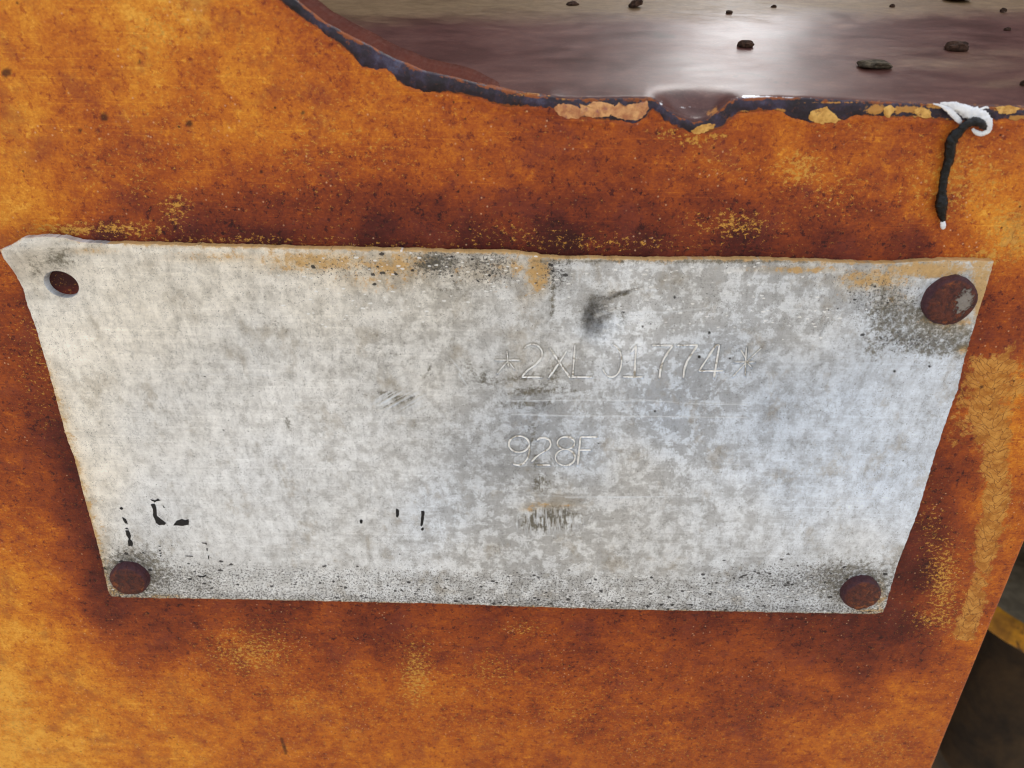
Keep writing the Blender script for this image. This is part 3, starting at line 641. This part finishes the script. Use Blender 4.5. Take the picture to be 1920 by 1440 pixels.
# relief of the sheet
HT = 1.45 * MM
def sheet_low(x, y):
    h = HT + 0 * x
    h = h + 2.4 * MM * blob(x, y, 40, 462, 62, 46)                    # corner pried outwards
    h = h - 0.5 * MM * blob(x, y, 112, 535, 60, 40) 
    h = h + 0.5 * MM * blob(x, y, 860, 470, 420, 50) - 0.35 * MM * blob(x, y, 1700, 520, 120, 60)
    h = h + 0.25 * MM * blob(x, y, 700, 800, 420, 160) + 0.15 * MM * blob(x, y, 1400, 900, 240, 120)
    h = h + 0.22 * MM * (fbm(x / 90.0, y / 70.0, 41, 3) - 0.5)
    return h
h = sheet_low(qx, qy)
box = (qx > 900) & (qx < 1460) & (qy > 630) & (qy < 890)
gr = np.zeros_like(qx); sub = gr[box]
for nm, st, w in STROKES:
    for s in st: sub = np.maximum(sub, np.clip(1 - seg_dist(qx[box], qy[box], s) / 3.1, 0, 1))
gr[box] = sub
h = h - 0.26 * MM * gr ** 0.8
# punched dent
dent = blob(qx, qy, 1128, 592, 34, 40, 20, 1.6)
tail = blob(qx, qy, 1160, 575, 44, 34, -20, 1.4)
h = h - 0.9 * MM * dent * (0.6 + 0.6 * fbm(qx / 14, qy / 14, 50)) - 0.35 * MM * tail + 0.25 * MM * blob(qx, qy, 1092, 640, 36, 16, 35)
# chewed scuffs, with upright tear marks
sc1 = blob(qx, qy, 1028, 974, 66, 26, -4, 2.0) * sstep(944, 956, qy + 0.012 * (qx - 1028) ** 2 * 0.6)
sc2 = blob(qx, qy, 1015, 905, 20, 19, 0, 2.0)
sc3 = blob(qx, qy, 745, 750, 56, 22, 8, 1.5)
tear = fbm(qx / 3.2, qy / 16.0, 61, 3) - 0.5
tear3 = fbm((qx + 1.6 * qy) / 9.0, (qy * 1.0 + 0.55 * qx) / 3.4, 66, 3) - 0.5
h = h + MM * (0.55 * tear * sc1 - 0.25 * sc1 + 0.35 * tear * sc2 + 0.45 * tear3 * sc3)
# scribed ruling lines and scratches
scr = np.zeros_like(qx)
for pl, w, a in [([(950,752),(1090,750),(1210,752)], 1.3, .6), ([(1180,748),(1300,757),(1400,758)], 1.2, .55), ([(960,777),(1060,779),(1400,783)], 1.4, .6), ([(1060,932),(1245,931)], 1.5, .7), ([(1245,931),(1700,935)], 1.0, .35), ([(960,926),(1080,932)], 1.4, .35),
                 ([(860,700),(875,722)], 1.2, .8), ([(845,672),(868,700)], 1.2, .6), ([(900,690),(935,700)],1.0,.3), ([(1120,592),(1160,582),(1250,586),(1330,577)], 1.6, .6), ([(1180,547),(1230,543)], 1.3, .7), ([(1110,977),(1220,977)], 1.0, .35), ([(460,640),(490,690)], 1.2, .35), ([(300,700),(520,704)], 0.9, .25), ([(350,840),(640,838)], 0.9, .2), ([(1450,670),(1790,676)], 0.9, .2), ([(520,752),(640,750)], .9, .3)]:
    k = (1 - sstep(0.3, 1.3, seg_dist(qx, qy, pl) / w)) * a * np.clip(0.4 + 1.6 * (fbm(qx / 22, qy / 9, 71) - 0.2), 0, 1)
    scr = np.maximum(scr, k)
h = h - 0.06 * MM * scr
h = h + 0.05 * MM * (fbm(qx / 7.0, qy / 7.0, 44, 4) - 0.5)

# surface masks of the sheet
tone = idw(qx.ravel(), qy.ravel(), [(40,480,.92),(115,490,.78),(200,520,1.08),(150,620,1.08),(300,600,1.02),(250,750,1.04),(200,860,1.02),(300,900,1.08),(400,700,.98),(400,850,1.06),(450,1000,1.08),(600,600,.92),(550,780,1.02),(650,900,1.02),(700,680,.95),(620,1050,1.05),(800,560,.86),(820,640,.88),(800,780,.96),(800,950,1.0),(780,1080,1.05),(960,600,.95),(960,690,.8),(1000,740,.68),(1040,560,.8),(1185,565,1.12),(1175,615,1.08),(950,800,.86),(1000,850,.8),(1100,700,.84),(1150,780,.9),(1150,850,.9),(1100,950,.84),(1000,1040,.9),(1100,1090,1.05),(1250,600,.86),(1300,540,.84),(1300,700,.84),(1250,780,.9),(1300,850,.95),(1250,900,.92),(1300,1000,.98),(1400,900,1.05),(1400,750,.95),(1450,600,.84),(1500,700,.9),(1550,800,1.0),(1600,700,.95),(1650,800,1.08),(1700,700,1.02),(1600,950,1.08),(1550,1040,1.02),(1750,750,1.04),(1700,900,1.1),(1450,1050,1.0),(1350,1110,.9),(300,1090,.95),(500,1100,1.02),(1500,520,.86)], 40, 1.5)  # bright points right of the dent paint light on its wall
warm = idw(qx.ravel(), qy.ravel(), [(150,600,.9),(120,750,.9),(250,550,.95),(400,500,.9),(300,800,.6),(300,950,.45),(500,900,.45),(500,700,.6),(600,550,.85),(800,550,.8),(800,700,.65),(750,850,.5),(650,1000,.5),(820,950,.2),(900,850,.3),(1000,700,.6),(1000,780,.1),(1100,850,.1),(1180,880,.55),(1050,950,.55),(1150,1000,.55),(1250,780,0),(1350,700,.15),(1200,580,.4),(1300,530,.5),(1450,780,0),(1600,780,0),(1650,900,0),(1700,760,.1),(1500,900,.05),(1400,1000,.35),(1600,1040,.4),(1500,600,.4),(170,900,.9),(1200,1060,.5),(900,1060,.5)], 40, 1.5)
fq, gq = qx.ravel(), qy.ravel()
yel = np.zeros_like(fq)
topd = gq - np.interp(fq, np.array(T_)[:, 0], np.array(T_)[:, 1])
for x, y, rx, ry, a in [(600,490,150,26,.7),(740,495,80,36,.66),(700,525,120,30,.42),(1008,512,28,42,.85),(960,500,60,26,.5),(900,510,80,40,.36),(420,482,140,16,.45),(990,560,40,24,.3),(1640,525,90,26,.72),(1740,505,100,18,.95),(1840,540,24,90,.9),(1775,600,70,36,.6),(1500,505,120,10,.6),(170,470,60,10,.5),(1015,947,46,7,.5),(990,955,24,6,.45),(1060,948,40,5,.4),(1810,655,20,14,.7),(1680,560,60,30,.4),(215,1108,34,16,.7),(300,1118,60,5,.6),(1650,1120,14,40,.6),(1640,1145,60,5,.7)]:
    yel = np.maximum(yel, a * blob(fq, gq, x, y, rx, ry))
yel = np.maximum(yel, 0.66 * np.exp(-np.clip(topd, 0, 99) / 6.0) * np.where(fq < 230, 0.55, 1.0))
ledge = np.interp(gq, np.array(L_)[:, 1], np.array(L_)[:, 0]); redge = np.interp(gq, np.array(R_)[:, 1], np.array(R_)[:, 0])
yel = np.maximum(yel, 0.62 * np.exp(-np.clip(fq - ledge, 0, 99) / 22.0) * sstep(560, 760, gq))
botd = np.interp(fq, np.array(B_)[:, 0], np.array(B_)[:, 1]) - gq
yel = np.maximum(yel, 0.55 * np.exp(-np.clip(botd, 0, 99) / 3.0))
grit = np.full_like(fq, 0.05)
grit = np.maximum(grit, 0.36 * (1 - sstep(50, 82, botd))); grit = np.maximum(grit, 0.5 * (1 - sstep(8, 34, botd)))
for x, y, rx, ry, a in [(330,1090,110,40,.5),(1480,1090,200,40,.5),(1650,560,90,60,.35),(1250,560,220,60,.12),(800,500,260,40,.2),(920,500,60,40,.5),(1040,510,30,40,.5),(640,500,160,30,.3),(820,495,60,30,.6),(500,540,260,30,.08),(240,1050,60,30,.45),(1700,640,90,24,.45)]:
    grit = np.maximum(grit, a * blob(fq, gq, x, y, rx, ry))
dirt = np.zeros_like(fq)
for x, y, rx, ry, a, r in [(255,1075,75,52,.85,0),(1600,1092,95,46,.8,0),(1560,1070,60,20,.6,0),(1690,1070,40,30,.5,0),(1710,610,70,52,.85,15),(1660,590,44,60,.7,0),(1780,635,56,34,.95,0),(1755,655,60,14,.8,0),(1640,650,26,30,.5,0),(1006,733,60,10,.72,-4),(990,757,56,8,.62,0),(1040,700,14,50,.5,12),(960,712,60,10,.5,-10),(905,708,34,16,.55,25),(1110,584,26,46,.5,22),(1170,550,36,5,.75,-18),(1150,590,30,14,.4,0),(1008,905,14,20,.55,0),(1020,908,22,20,.45,0),(1030,965,62,14,.7,0),(1000,978,34,14,.6,0),(728,742,26,8,.75,8),(760,748,22,6,.75,-20),(805,692,24,3,.55,-58),(110,484,34,22,.6,10),(66,500,20,26,.42,0),(1036,560,7,60,.55,4),(815,492,46,24,.7,0),(900,492,56,20,.45,0),(860,530,60,30,.35,-25),(540,795,6,14,.7,-15),(505,600,90,6,.3,35),(1360,490,240,6,.6,0),(1120,490,180,5,.55,0),(1400,720,30,6,.25,0),(880,688,10,18,.5,-30),(715,650,90,40,.18,0),(1000,810,8,28,.5,0),(1005,860,7,30,.5,0),(1210,1010,40,8,.2,0),(380,1090,50,40,.4,0),(1060,735,90,6,.4,0)]:  # mostly grime; entries in the dent paint shade on its wall
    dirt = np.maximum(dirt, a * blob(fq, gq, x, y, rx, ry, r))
scf = (sc1 * np.clip(tear * 4 + 0.25, 0, 1) + sc2 * np.clip(tear * 4 + 0.2, 0, 1) * 0.8 + sc3 * np.clip(tear3 * 4, 0, 1) * 0.7).ravel()
dirt = np.minimum(dirt * 1.2, 0.74)
dirt = np.maximum(dirt, scf * 1.1)
dirt -= (0.4 * (sc1 * np.clip(-tear * 5, 0, 1) + sc3 * np.clip(-tear3 * 5, 0, 1))).ravel()
scrf = np.maximum(scr.ravel(), 0.75 * (sc1 * np.clip(-tear * 5 - .2, 0, 1) + sc2 * np.clip(-tear * 4 - .3, 0, 1) + sc3 * np.clip(-tear3 * 5 - .3, 0, 1)).ravel())
bare = idw(fq, gq, [(150,600,.1),(300,900,.05),(500,700,.35),(700,700,.5),(700,950,.45),(950,650,.55),(1000,850,.85),(1000,950,.85),(1050,1030,.8),(1100,750,.8),(1150,850,.65),(1300,720,.95),(1280,840,.85),(1400,850,.5),(1500,750,.5),(1600,850,.25),(1700,800,.1),(1600,1000,.3),(1250,1000,.6),(300,1090,.1),(1250,560,.8),(1450,560,.8),(850,550,.7),(500,500,.4)], 40, 1.5)
nick = np.full_like(fq, 0.02)
for x, y, rx, ry, a in [(1250,540,260,70,.34),(1480,600,160,60,.26),(760,560,260,80,.2),(620,600,60,30,.3),(800,500,300,40,.3),(1100,520,90,40,.3)]:
    nick = np.maximum(nick, a * blob(fq, gq, x, y, rx, ry))
nick = np.maximum(nick, 0.3 * (1 - sstep(50, 82, botd)))
black = np.zeros_like(fq)
for x, y, r in [(1311,669,3.6),(1368.5,672,2.2),(1677,696,3),(1743,687,3),(1228,771,2.4),(1330,624,3.4),(1265,557,3),(1205,612,2.6)]:
    black = np.maximum(black, 1 - sstep(0.55, 1.1, np.hypot(fq - x, gq - y) / r))
dsh = blob(fq, gq, 1120, 588, 30, 44, 20, 2.6) * (0.35 + 0.65 * (1 - sstep(1108, 1150, fq))) * (0.55 + 0.7 * fbm(fq / 9, gq / 9, 91, 4))  # dent shade painted into the black mask, darker on its left
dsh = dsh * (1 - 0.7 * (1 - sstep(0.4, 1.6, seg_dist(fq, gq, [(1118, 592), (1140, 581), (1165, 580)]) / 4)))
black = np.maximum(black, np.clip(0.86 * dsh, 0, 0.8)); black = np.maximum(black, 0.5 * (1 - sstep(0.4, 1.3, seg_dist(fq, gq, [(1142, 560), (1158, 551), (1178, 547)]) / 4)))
for pl in [[(1536,598),(1552,596),(1541,630),(1538,631)], ]:
    black = np.maximum(black, 0.35 * (1 - sstep(0.3, 1.4, seg_dist(fq, gq, [(1553,600),(1537,630)]) / 2.2)))
nrp, ncp = qx.shape
pv = P(qx, qy, h).reshape(-1, 3)
faces = grid_faces(nrp, ncp, True)
# bolt hole at the pried corner
HC, HA, HB, HR = (115.0, 533.0), 35.0, 23.0, math.radians(24)
def hole_e(x, y):
    u = (x - HC[0]) * math.cos(HR) + (y - HC[1]) * math.sin(HR); w = -(x - HC[0]) * math.sin(HR) + (y - HC[1]) * math.cos(HR)
    return np.sqrt((u / HA) ** 2 + (w / HB) ** 2)
cxm, cym = fq[faces].mean(1), gq[faces].mean(1)
inside = hole_e(cxm, cym) < 1.0
bv = np.intersect1d(np.unique(faces[inside]), np.unique(faces[~inside]))
faces = faces[~inside]
e_ = hole_e(fq[bv], gq[bv]); nx = HC[0] + (fq[bv] - HC[0]) / e_; ny = HC[1] + (gq[bv] - HC[1]) / e_
hh = h.ravel(); pv[bv] = P(nx, ny, hh[bv])
tone = tone * (1.07 + 0.05 * blob(fq, gq, 250, 750, 300, 300))
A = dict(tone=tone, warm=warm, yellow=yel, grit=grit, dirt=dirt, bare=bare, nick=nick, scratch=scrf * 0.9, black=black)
# skirt: the visible thickness of the sheet
idx = np.arange(nrp * ncp).reshape(nrp, ncp)
loop = np.concatenate([idx[0, :-1], idx[:-1, -1], idx[-1, :0:-1], idx[:0:-1, 0]])
lp = pv[loop]; TS = 1.15 * MM
ring1 = lp.copy(); ring1[:, 1] += 0.12 * MM
cen = pv.mean(0); outw = ring1 - cen; outw[:, 1] = 0; outw /= np.linalg.norm(outw, axis=1)[:, None]
ring1 += outw * 0.08 * MM
ring2 = ring1.copy(); ring2[:, 1] += TS
off0 = len(pv); nl = len(loop)
pv = np.concatenate([pv, ring1, ring2])
k = np.arange(nl); k2 = (k + 1) % nl
sk = np.concatenate([np.stack([loop, loop[k2], off0 + k2, off0 + k], 1), np.stack([off0 + k, off0 + k2, off0 + nl + k2, off0 + nl + k], 1)])
# hole wall
th_ = np.linspace(0, 2 * math.pi, 73)[:-1]
hx = HC[0] + HA * np.cos(th_) * math.cos(HR) - HB * np.sin(th_) * math.sin(HR); hy = HC[1] + HA * np.cos(th_) * math.sin(HR) + HB * np.sin(th_) * math.cos(HR)
hf = np.interp(0, [0, 1], [0, 0]) + sheet_low(hx, hy)
w0 = P(hx, hy, hf); w1 = w0.copy(); ctr = w0.mean(0); w1 = w0 + (ctr - w0) * 0.05; w1[:, 1] = w0[:, 1] + 0.2 * MM; w2 = w1.copy(); w2[:, 1] += TS
o2 = len(pv); pv = np.concatenate([pv, w0, w1, w2]); m = 72; k = np.arange(m); k2 = (k + 1) % m
hw = np.concatenate([np.stack([o2 + k, o2 + m + k, o2 + m + k2, o2 + k2], 1), np.stack([o2 + m + k, o2 + 2 * m + k, o2 + 2 * m + k2, o2 + m + k2], 1)])
faces = np.concatenate([faces, sk, hw])
topside = np.zeros(nl); topside[:ncp] = 1
skt = {kk: np.concatenate([vv, vv[loop], vv[loop], np.full(3 * m, 0.0)]) for kk, vv in A.items()}
skt['yellow'][off0:off0 + 2 * nl] = np.tile(0.55 + 0.35 * topside, 2) * np.tile(np.where((fq[loop] < 200) & (gq[loop] < 600), 0.25, 1), 2)
skt['grit'][off0:] = 0; skt['dirt'][off0:] = 0.12; skt['tone'][off0:] = 0.85; skt['warm'][off0:] = .3; skt['bare'][off0:] = 0.6
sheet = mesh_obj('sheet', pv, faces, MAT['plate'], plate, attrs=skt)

# bright V-shaped walls of every stamped character, one object each
for nm, st, w in STROKES:
    V_, F_ = [], []
    for s in st:
        q = resample(s, 1.6, False)
        if len(q) > 6:
            for _ in range(2): q[1:-1] = 0.25 * q[:-2] + 0.5 * q[1:-1] + 0.25 * q[2:]
        tg = np.gradient(q, axis=0); tg /= np.linalg.norm(tg, axis=1)[:, None] + 1e-9; nrm = np.stack([-tg[:, 1], tg[:, 0]], 1)
        wd_ = (0.95 + 0.85 * w) * np.clip(0.45 + 1.1 * fbm(q[:, 0] / 13, q[:, 1] / 13, 77, 2), 0.5, 1.3)
        endt = np.minimum(1, np.minimum(np.arange(len(q)), np.arange(len(q))[::-1]) / 2.0 + 0.35); wd_ = wd_ * endt
        b0 = len(V_) and sum(len(x) for x in V_)
        r0 = q + nrm * wd_[:, None]; r2 = q - nrm * wd_[:, None]
        lo = sheet_low(q[:, 0], q[:, 1])
        V_ += [P(r0[:, 0], r0[:, 1], lo + 0.045 * MM), P(q[:, 0], q[:, 1], lo - 0.035 * MM), P(r2[:, 0], r2[:, 1], lo + 0.045 * MM)]
        n = len(q)
        for i in range(n - 1):
            F_ += [(b0 + i, b0 + i + 1, b0 + n + i + 1, b0 + n + i), (b0 + n + i, b0 + n + i + 1, b0 + 2 * n + i + 1, b0 + 2 * n + i)]
    mesh_obj(nm, np.concatenate(V_), F_, MAT['letter'], sheet, smooth=False)

# remnants of the black printing
def inkp(ox, oy, s, pts): return [(ox + x / s, oy + y / s) for x, y in pts]
INK = [inkp(120, 860, 3.79, p) for p in [
 [(392,350),(406,343),(421,352),(412,366),(400,362)], [(410,412),(426,420),(438,430),(454,466),(434,460),(420,440)], [(428,494),(448,490),(462,503),(446,502)],
 [(436,510),(460,508),(476,545),(470,572),(492,600),(488,622),(455,623),(452,590),(458,568),(440,540)], [(612,289),(648,296),(668,284),(690,294),(662,302),(644,313),(622,300)],
 [(614,322),(644,320),(655,350),(650,388),(664,428),(690,448),(728,456),(716,470),(682,474),(652,458),(638,420),(630,398),(632,360)], [(702,328),(720,354),(706,350)],
 [(773,475),(798,442),(838,427),(862,434),(886,428),(889,470),(848,478)], [(670,620),(690,620),(688,628),(674,628)], [(672,646),(690,648),(686,658),(674,656)], [(676,668),(692,670),(690,678),(680,678)], [(680,688),(694,686),(692,698),(682,698)], [(698,712),(716,720),(708,724)],
 [(755,611),(776,620),(764,620)], [(858,689),(918,690),(914,696),(864,694)], [(974,597),(1012,598),(1016,614),(1006,606),(980,602)], [(1010,636),(1020,636),(1020,658),(1013,656)], [(1022,690),(1032,692),(1032,716),(1024,714)], [(945,832),(988,838),(1014,824),(1010,836),(984,846),(955,840)]]]
INK += [inkp(600, 860, 3.556, p) for p in [[(262,412),(274,404),(286,414),(280,434),(268,430)], [(506,331),(520,334),(530,352),(525,382),(516,394),(508,388)], [(676,346),(694,347),(697,362),(692,402),(688,434),(678,453),(669,446),(674,400)], [(671,468),(684,458),(693,462),(691,474),(680,481)]]]
for i, pl in enumerate(INK):
    patch('ink_mark', pl, sheet_low, 0.045 * MM, MAT['ink'], sheet, step=1.6, jag=1.2, seed=100 + i, rnd=0)

# rivets
def rivet(px, py, rpx, hgt, mat, seed, worn=False):
    c = P(np.float64(px), np.float64(py), sheet_low(np.array([px], float), np.array([py], float))[0]); R = rpx * PXM
    prof = [(1.0, -1.2 * MM), (1.0, 0.45 * hgt), (0.985, 0.62 * hgt), (0.94, 0.76 * hgt), (0.86, 0.86 * hgt), (0.7, 0.94 * hgt), (0.45, 0.99 * hgt), (0.2, 1.0 * hgt)]
    n = 56; vs = []; wv = []; rm = []
    for rr, hh in prof:
        for i in range(n):
            a = 2 * math.pi * i / n
            k = 1 + 0.09 * (float(fbm(np.array([2.2 * math.cos(a) + 5]), np.array([2.2 * math.sin(a) + hh * 900]), seed, 3)[0]) - 0.5) * 2
            x, z = R * rr * k * math.cos(a), R * rr * k * math.sin(a)
            vs.append((c[0] + x, c[1] - hh - 0.06 * MM * (k - 1) * 10, c[2] + z))
            wv.append(1.0 * math.exp(-((x / R - 0.42) ** 2 / 0.16 + (z / R - 0.05) ** 2 / 0.35)) * 0.95)
            rm.append(0.8 if 0.9 < rr else 0.0)
    vs.append((c[0], c[1] - hgt, c[2])); wv.append(0.4); rm.append(0)
    fs = [(i * n + j, i * n + (j + 1) % n, (i + 1) * n + (j + 1) % n, (i + 1) * n + j) for i in range(len(prof) - 1) for j in range(n)]
    L = (len(prof) - 1) * n; fs += [(L + j, L + (j + 1) % n, len(vs) - 1) for j in range(n)]
    return mesh_obj('rivet', vs, fs, mat, plate, attrs=dict(worn=wv if worn else [0.0] * len(wv), rim=rm))
rv = rivet(1777, 561, 48, 1.5 * MM, MAT['rivet_worn'], 1, True); rv['label'] = 'rivet rubbed to grey metal'
rivet(247, 1080, 44, 1.9 * MM, MAT['rivet_worn'], 2)
rivet(1611, 1106, 44, 1.9 * MM, MAT['rivet_worn'], 3)

# ------------------------------------------------------------------ the black strand and its white smear
def tube(name, path, mat, parent, flat=1.0, seg=18, sub=9, rough=0.0, seed=1):
    """path of (px, py, height above panel, radius px)"""
    a = np.array(path, float); t = np.arange(len(a)); tt = np.linspace(0, len(a) - 1, (len(a) - 1) * sub + 1)
    def cr(col):
        i = np.clip(tt.astype(int), 0, len(a) - 2); f = tt - i
        p0, p1, p2, p3 = col[np.clip(i - 1, 0, None)], col[i], col[i + 1], col[np.clip(i + 2, None, len(a) - 1)]
        return 0.5 * (2 * p1 + (p2 - p0) * f + (2 * p0 - 5 * p1 + 4 * p2 - p3) * f * f + (3 * p1 - p0 - 3 * p2 + p3) * f ** 3)
    X, Y, H, Rr = (cr(a[:, i]) for i in range(4))
    c = P(X, Y, H); tg = np.gradient(c, axis=0); tg /= np.linalg.norm(tg, axis=1)[:, None] + 1e-12
    out = np.array([0, -1.0, 0]); vs = []; m = len(c)
    for i in range(m):
        s = np.cross(tg[i], out); s /= np.linalg.norm(s) + 1e-12; o = np.cross(s, tg[i])
        for j in range(seg):
            an = 2 * math.pi * j / seg
            k = 1 + rough * 2 * (float(fbm(np.array([3.4 * math.cos(an) + i * 0.40]), np.array([3.4 * math.sin(an) + i * 0.27]), seed, 3)[0]) - 0.5)
            vs.append(c[i] + Rr[i] * PXM * k * (s * math.cos(an) + o * math.sin(an) * flat))
    vs += [c[0] - tg[0] * Rr[0] * PXM * .6, c[-1] + tg[-1] * Rr[-1] * PXM * .6]
    fs = [(i * seg + j, i * seg + (j + 1) % seg, (i + 1) * seg + (j + 1) % seg, (i + 1) * seg + j) for i in range(m - 1) for j in range(seg)]
    fs += [(j, len(vs) - 2, (j + 1) % seg) for j in range(seg)] + [((m - 1) * seg + j, (m - 1) * seg + (j + 1) % seg, len(vs) - 1) for j in range(seg)]
    return mesh_obj(name, np.array(vs), fs, mat, parent)
def zs(pts): return [(1680 + x / 4.8, 160 + y / 4.8, hh * MM, r * 0.84 / 4.8) for x, y, hh, r in pts]
strand = thing('hanging_strand', 'short black tarry strand hanging over the panel edge from a white smear', 'strand')
tube('strand', zs([(810,385,1.0,22),(775,350,1.3,36),(715,325,1.4,40),(645,345,1.5,40),(575,410,1.3,46),(505,485,1.1,56),(490,575,1.0,50),(472,680,.9,46),(442,780,.8,40),(425,880,.8,38),(412,975,.8,42),(408,1065,.9,58),(412,1130,.8,50),(420,1200,.6,28),(424,1240,.6,20)]), MAT['black'], strand, 0.75, rough=0.38, seed=4)
tube('white_tip', zs([(422,1225,.6,22),(424,1262,.65,27),(426,1290,.55,17)]), MAT['white'], strand, 0.8, rough=0.3, seed=6)
tube('white_smear', zs([(335,166,.5,5),(410,185,.7,12),(480,230,.9,24),(540,290,.95,26),(582,335,.9,18)]), MAT['white'], strand, 0.35, rough=0.5, seed=7)
tube('white_smear', zs([(400,160,.5,8),(500,178,.8,26),(600,215,1.0,44),(700,262,1.1,58),(790,300,1.15,56),(830,340,1.1,44)]), MAT['white'], strand, 0.3, rough=0.55, seed=8)
tube('white_curl', zs([(800,300,1.1,46),(838,360,1.1,34),(822,412,1.0,28),(770,436,.95,24),(715,420,.95,20),(690,392,.9,12)]), MAT['white'], strand, 0.6, rough=0.4, seed=9)
tube('white_barb', zs([(735,235,.9,16),(785,206,.9,12),(815,198,.9,9),(835,206,.9,5)]), MAT['white'], strand, 0.5, rough=0.4, seed=10)

# ------------------------------------------------------------------ crumbs of dirt on the deck
def crumb(px, py, wpx, hpx, label, mat, seed, rot=0.0):
    bm = bmesh.new(); bmesh.ops.create_icosphere(bm, subdivisions=3, radius=1.0)
    p = deck_point(px, py + hpx * 0.35); dist = np.linalg.norm(p - CAM); s = dist / F
    rx, rz = wpx * 0.5 * s, hpx * 0.5 * s; rnd = random.Random(seed); o = rnd.random() * 50
    for v in bm.verts:
        k = 1 + 0.9 * (float(fbm(np.array([v.co.x * 1.3 + o]), np.array([v.co.z * 1.3 + v.co.y * 1.7 + o]), seed, 3)[0]) - 0.5)
        x, y, z = v.co.x * k * rx, v.co.y * k * rx * 0.6, v.co.z * k * rz
        z = max(z, -rz * 0.55)
        c_, s_ = math.cos(rot), math.sin(rot); x, z = x * c_ - z * s_, x * s_ + z * c_
        v.co = (x, y, z + rz * 0.5)
    me = bpy.data.meshes.new('dirt_crumb'); bm.to_mesh(me); bm.free()
    me.materials.append(mat)
    ob = bpy.data.objects.new('dirt_crumb', me); col.objects.link(ob)
    ob.location = (p + np.array(ORG)).tolist()
    tag(ob, label, 'dirt crumb', 'crumbs lying on the deck')
crumb(1397, 86, 30, 15, 'dark brown round crumb in the bright glare on the deck', MAT['crumb'], 1)
crumb(1635, 126, 52, 15, 'longest grey-brown crumb on the deck, left of the white smear', MAT['crumb_g'], 2, -0.05)
crumb(1792, 91, 32, 16, 'dark crumb on pale dust at right of the deck', MAT['crumb'], 3)
crumb(1792, -1, 36, 10, 'crumb cut off by the top of the picture, above the right dark crumb', MAT['crumb'], 4)
crumb(1190, 9, 24, 14, 'jagged dark crumb at the far edge, left of the glare', MAT['crumb'], 5, 0.3)
crumb(1073, 6, 22, 9, 'flat dark crumb at the far edge, leftmost of all', MAT['crumb'], 6)
crumb(1367, 23, 12, 7, 'tiny dark crumb just above the glare on the deck', MAT['crumb'], 7)
crumb(1451, 11, 10, 8, 'tiny crumb at the top of the picture, right of the glare', MAT['crumb'], 8)
crumb(1672, 11, 9, 7, 'tiny crumb at the top of the picture, far right of the glare', MAT['crumb'], 9)
crumb(1880, 21, 9, 7, 'tiny crumb in the upper right corner of the deck', MAT['crumb'], 10)
crumb(1888, 56, 10, 6, 'tiny flat crumb near the right picture edge, right of the dark crumb', MAT['crumb'], 11)
crumb(1919, 162, 14, 10, 'dark crumb at the right picture edge just above the panel', MAT['crumb'], 12)

# ------------------------------------------------------------------ behind the panel, lower right
def at(px, py, Y):
    w = wdir(np.float64(px), np.float64(py)); return CAM + w * ((Y - CAM[1]) / w[1])
fl = thing('round_flange', 'yellow painted round flange showing past the right edge of the panel', 'flange')
def lathe(name, prof, c, mat, parent, n=72):
    vs = [(c[0] + r * math.cos(2 * math.pi * j / n), c[1] + r * math.sin(2 * math.pi * j / n), c[2] + z) for r, z in prof for j in range(n)]
    fs = [(i * n + j, i * n + (j + 1) % n, (i + 1) * n + (j + 1) % n, (i + 1) * n + j) for i in range(len(prof) - 1) for j in range(n)]
    return mesh_obj(name, vs, fs, mat, parent)
fc = at(2010, 1085, 0.10); s = np.linalg.norm(fc - CAM) / F
R = 160 * s
lathe('flange_rim', [(R * .97, -42 * s), (R * .99, -40 * s), (R, -36 * s), (R, -6 * s), (R * .985, -1.5 * s), (R * .96, 0)], fc, MAT['flange'], fl)
lathe('flange_face', [(R * .96, 0), (R * .6, 3 * s), (R * .35, 4 * s), (R * .34, 50 * s), (0.001, 50 * s)], fc, MAT['flange_top'], fl)
lathe('flange_neck', [(R * .5, -36 * s), (R * .48, -400 * s)], fc, MAT['backdrop'], fl)
bw = thing('frame_plate', 'dark greasy steel plate in shadow behind the lower right panel edge', 'frame plate')
yb_ = 0.20
gx, gz = np.meshgrid(np.linspace(-0.05, 0.62, 60), np.linspace(-0.60, ZDECK + 0.03, 60))
gy = yb_ + (fbm(gx / 0.03, gz / 0.03, 90, 4) - 0.5) * 0.012
mesh_obj('plate_face', np.stack([gx, gy, gz], -1).reshape(-1, 3), grid_faces(60, 60), MAT['backdrop'], bw)

# ------------------------------------------------------------------ unseen machine body walls, added with a gap to shape the deck's reflection
body = thing('machine_body', 'dark brown machine body wall with a gap, rising behind the deck', 'machine body')
def reflect_at(px, py, Y):
    p = PD(np.float64(px), np.float64(py)); vv = _n(p - CAM); dn = np.array([0.0, -math.sin(TILT), math.cos(TILT)])
    rr = vv - 2 * (vv @ dn) * dn; return p + rr * ((Y - p[1]) / rr[1])
YW = 0.38
ga, gb = reflect_at(1300, 60, YW), reflect_at(1490, 60, YW)
def wall(x0, x1, z0, z1):
    vs = []; 
    for y in (YW, YW + 0.02):
        vs += [(x0, y, z0), (x1, y, z0), (x1, y, z1), (x0, y, z1)]
    mesh_obj('body_wall', vs, [(0, 1, 2, 3), (5, 4, 7, 6), (1, 5, 6, 2), (4, 0, 3, 7), (3, 2, 6, 7), (4, 5, 1, 0)], MAT['body'], body, smooth=False)
zb0 = ZDECK + YW * math.tan(TILT) - 0.02
wall(-1.2, float(ga[0]), zb0, zb0 + 1.0)
wall(float(gb[0]), 1.3, zb0, zb0 + 1.0)
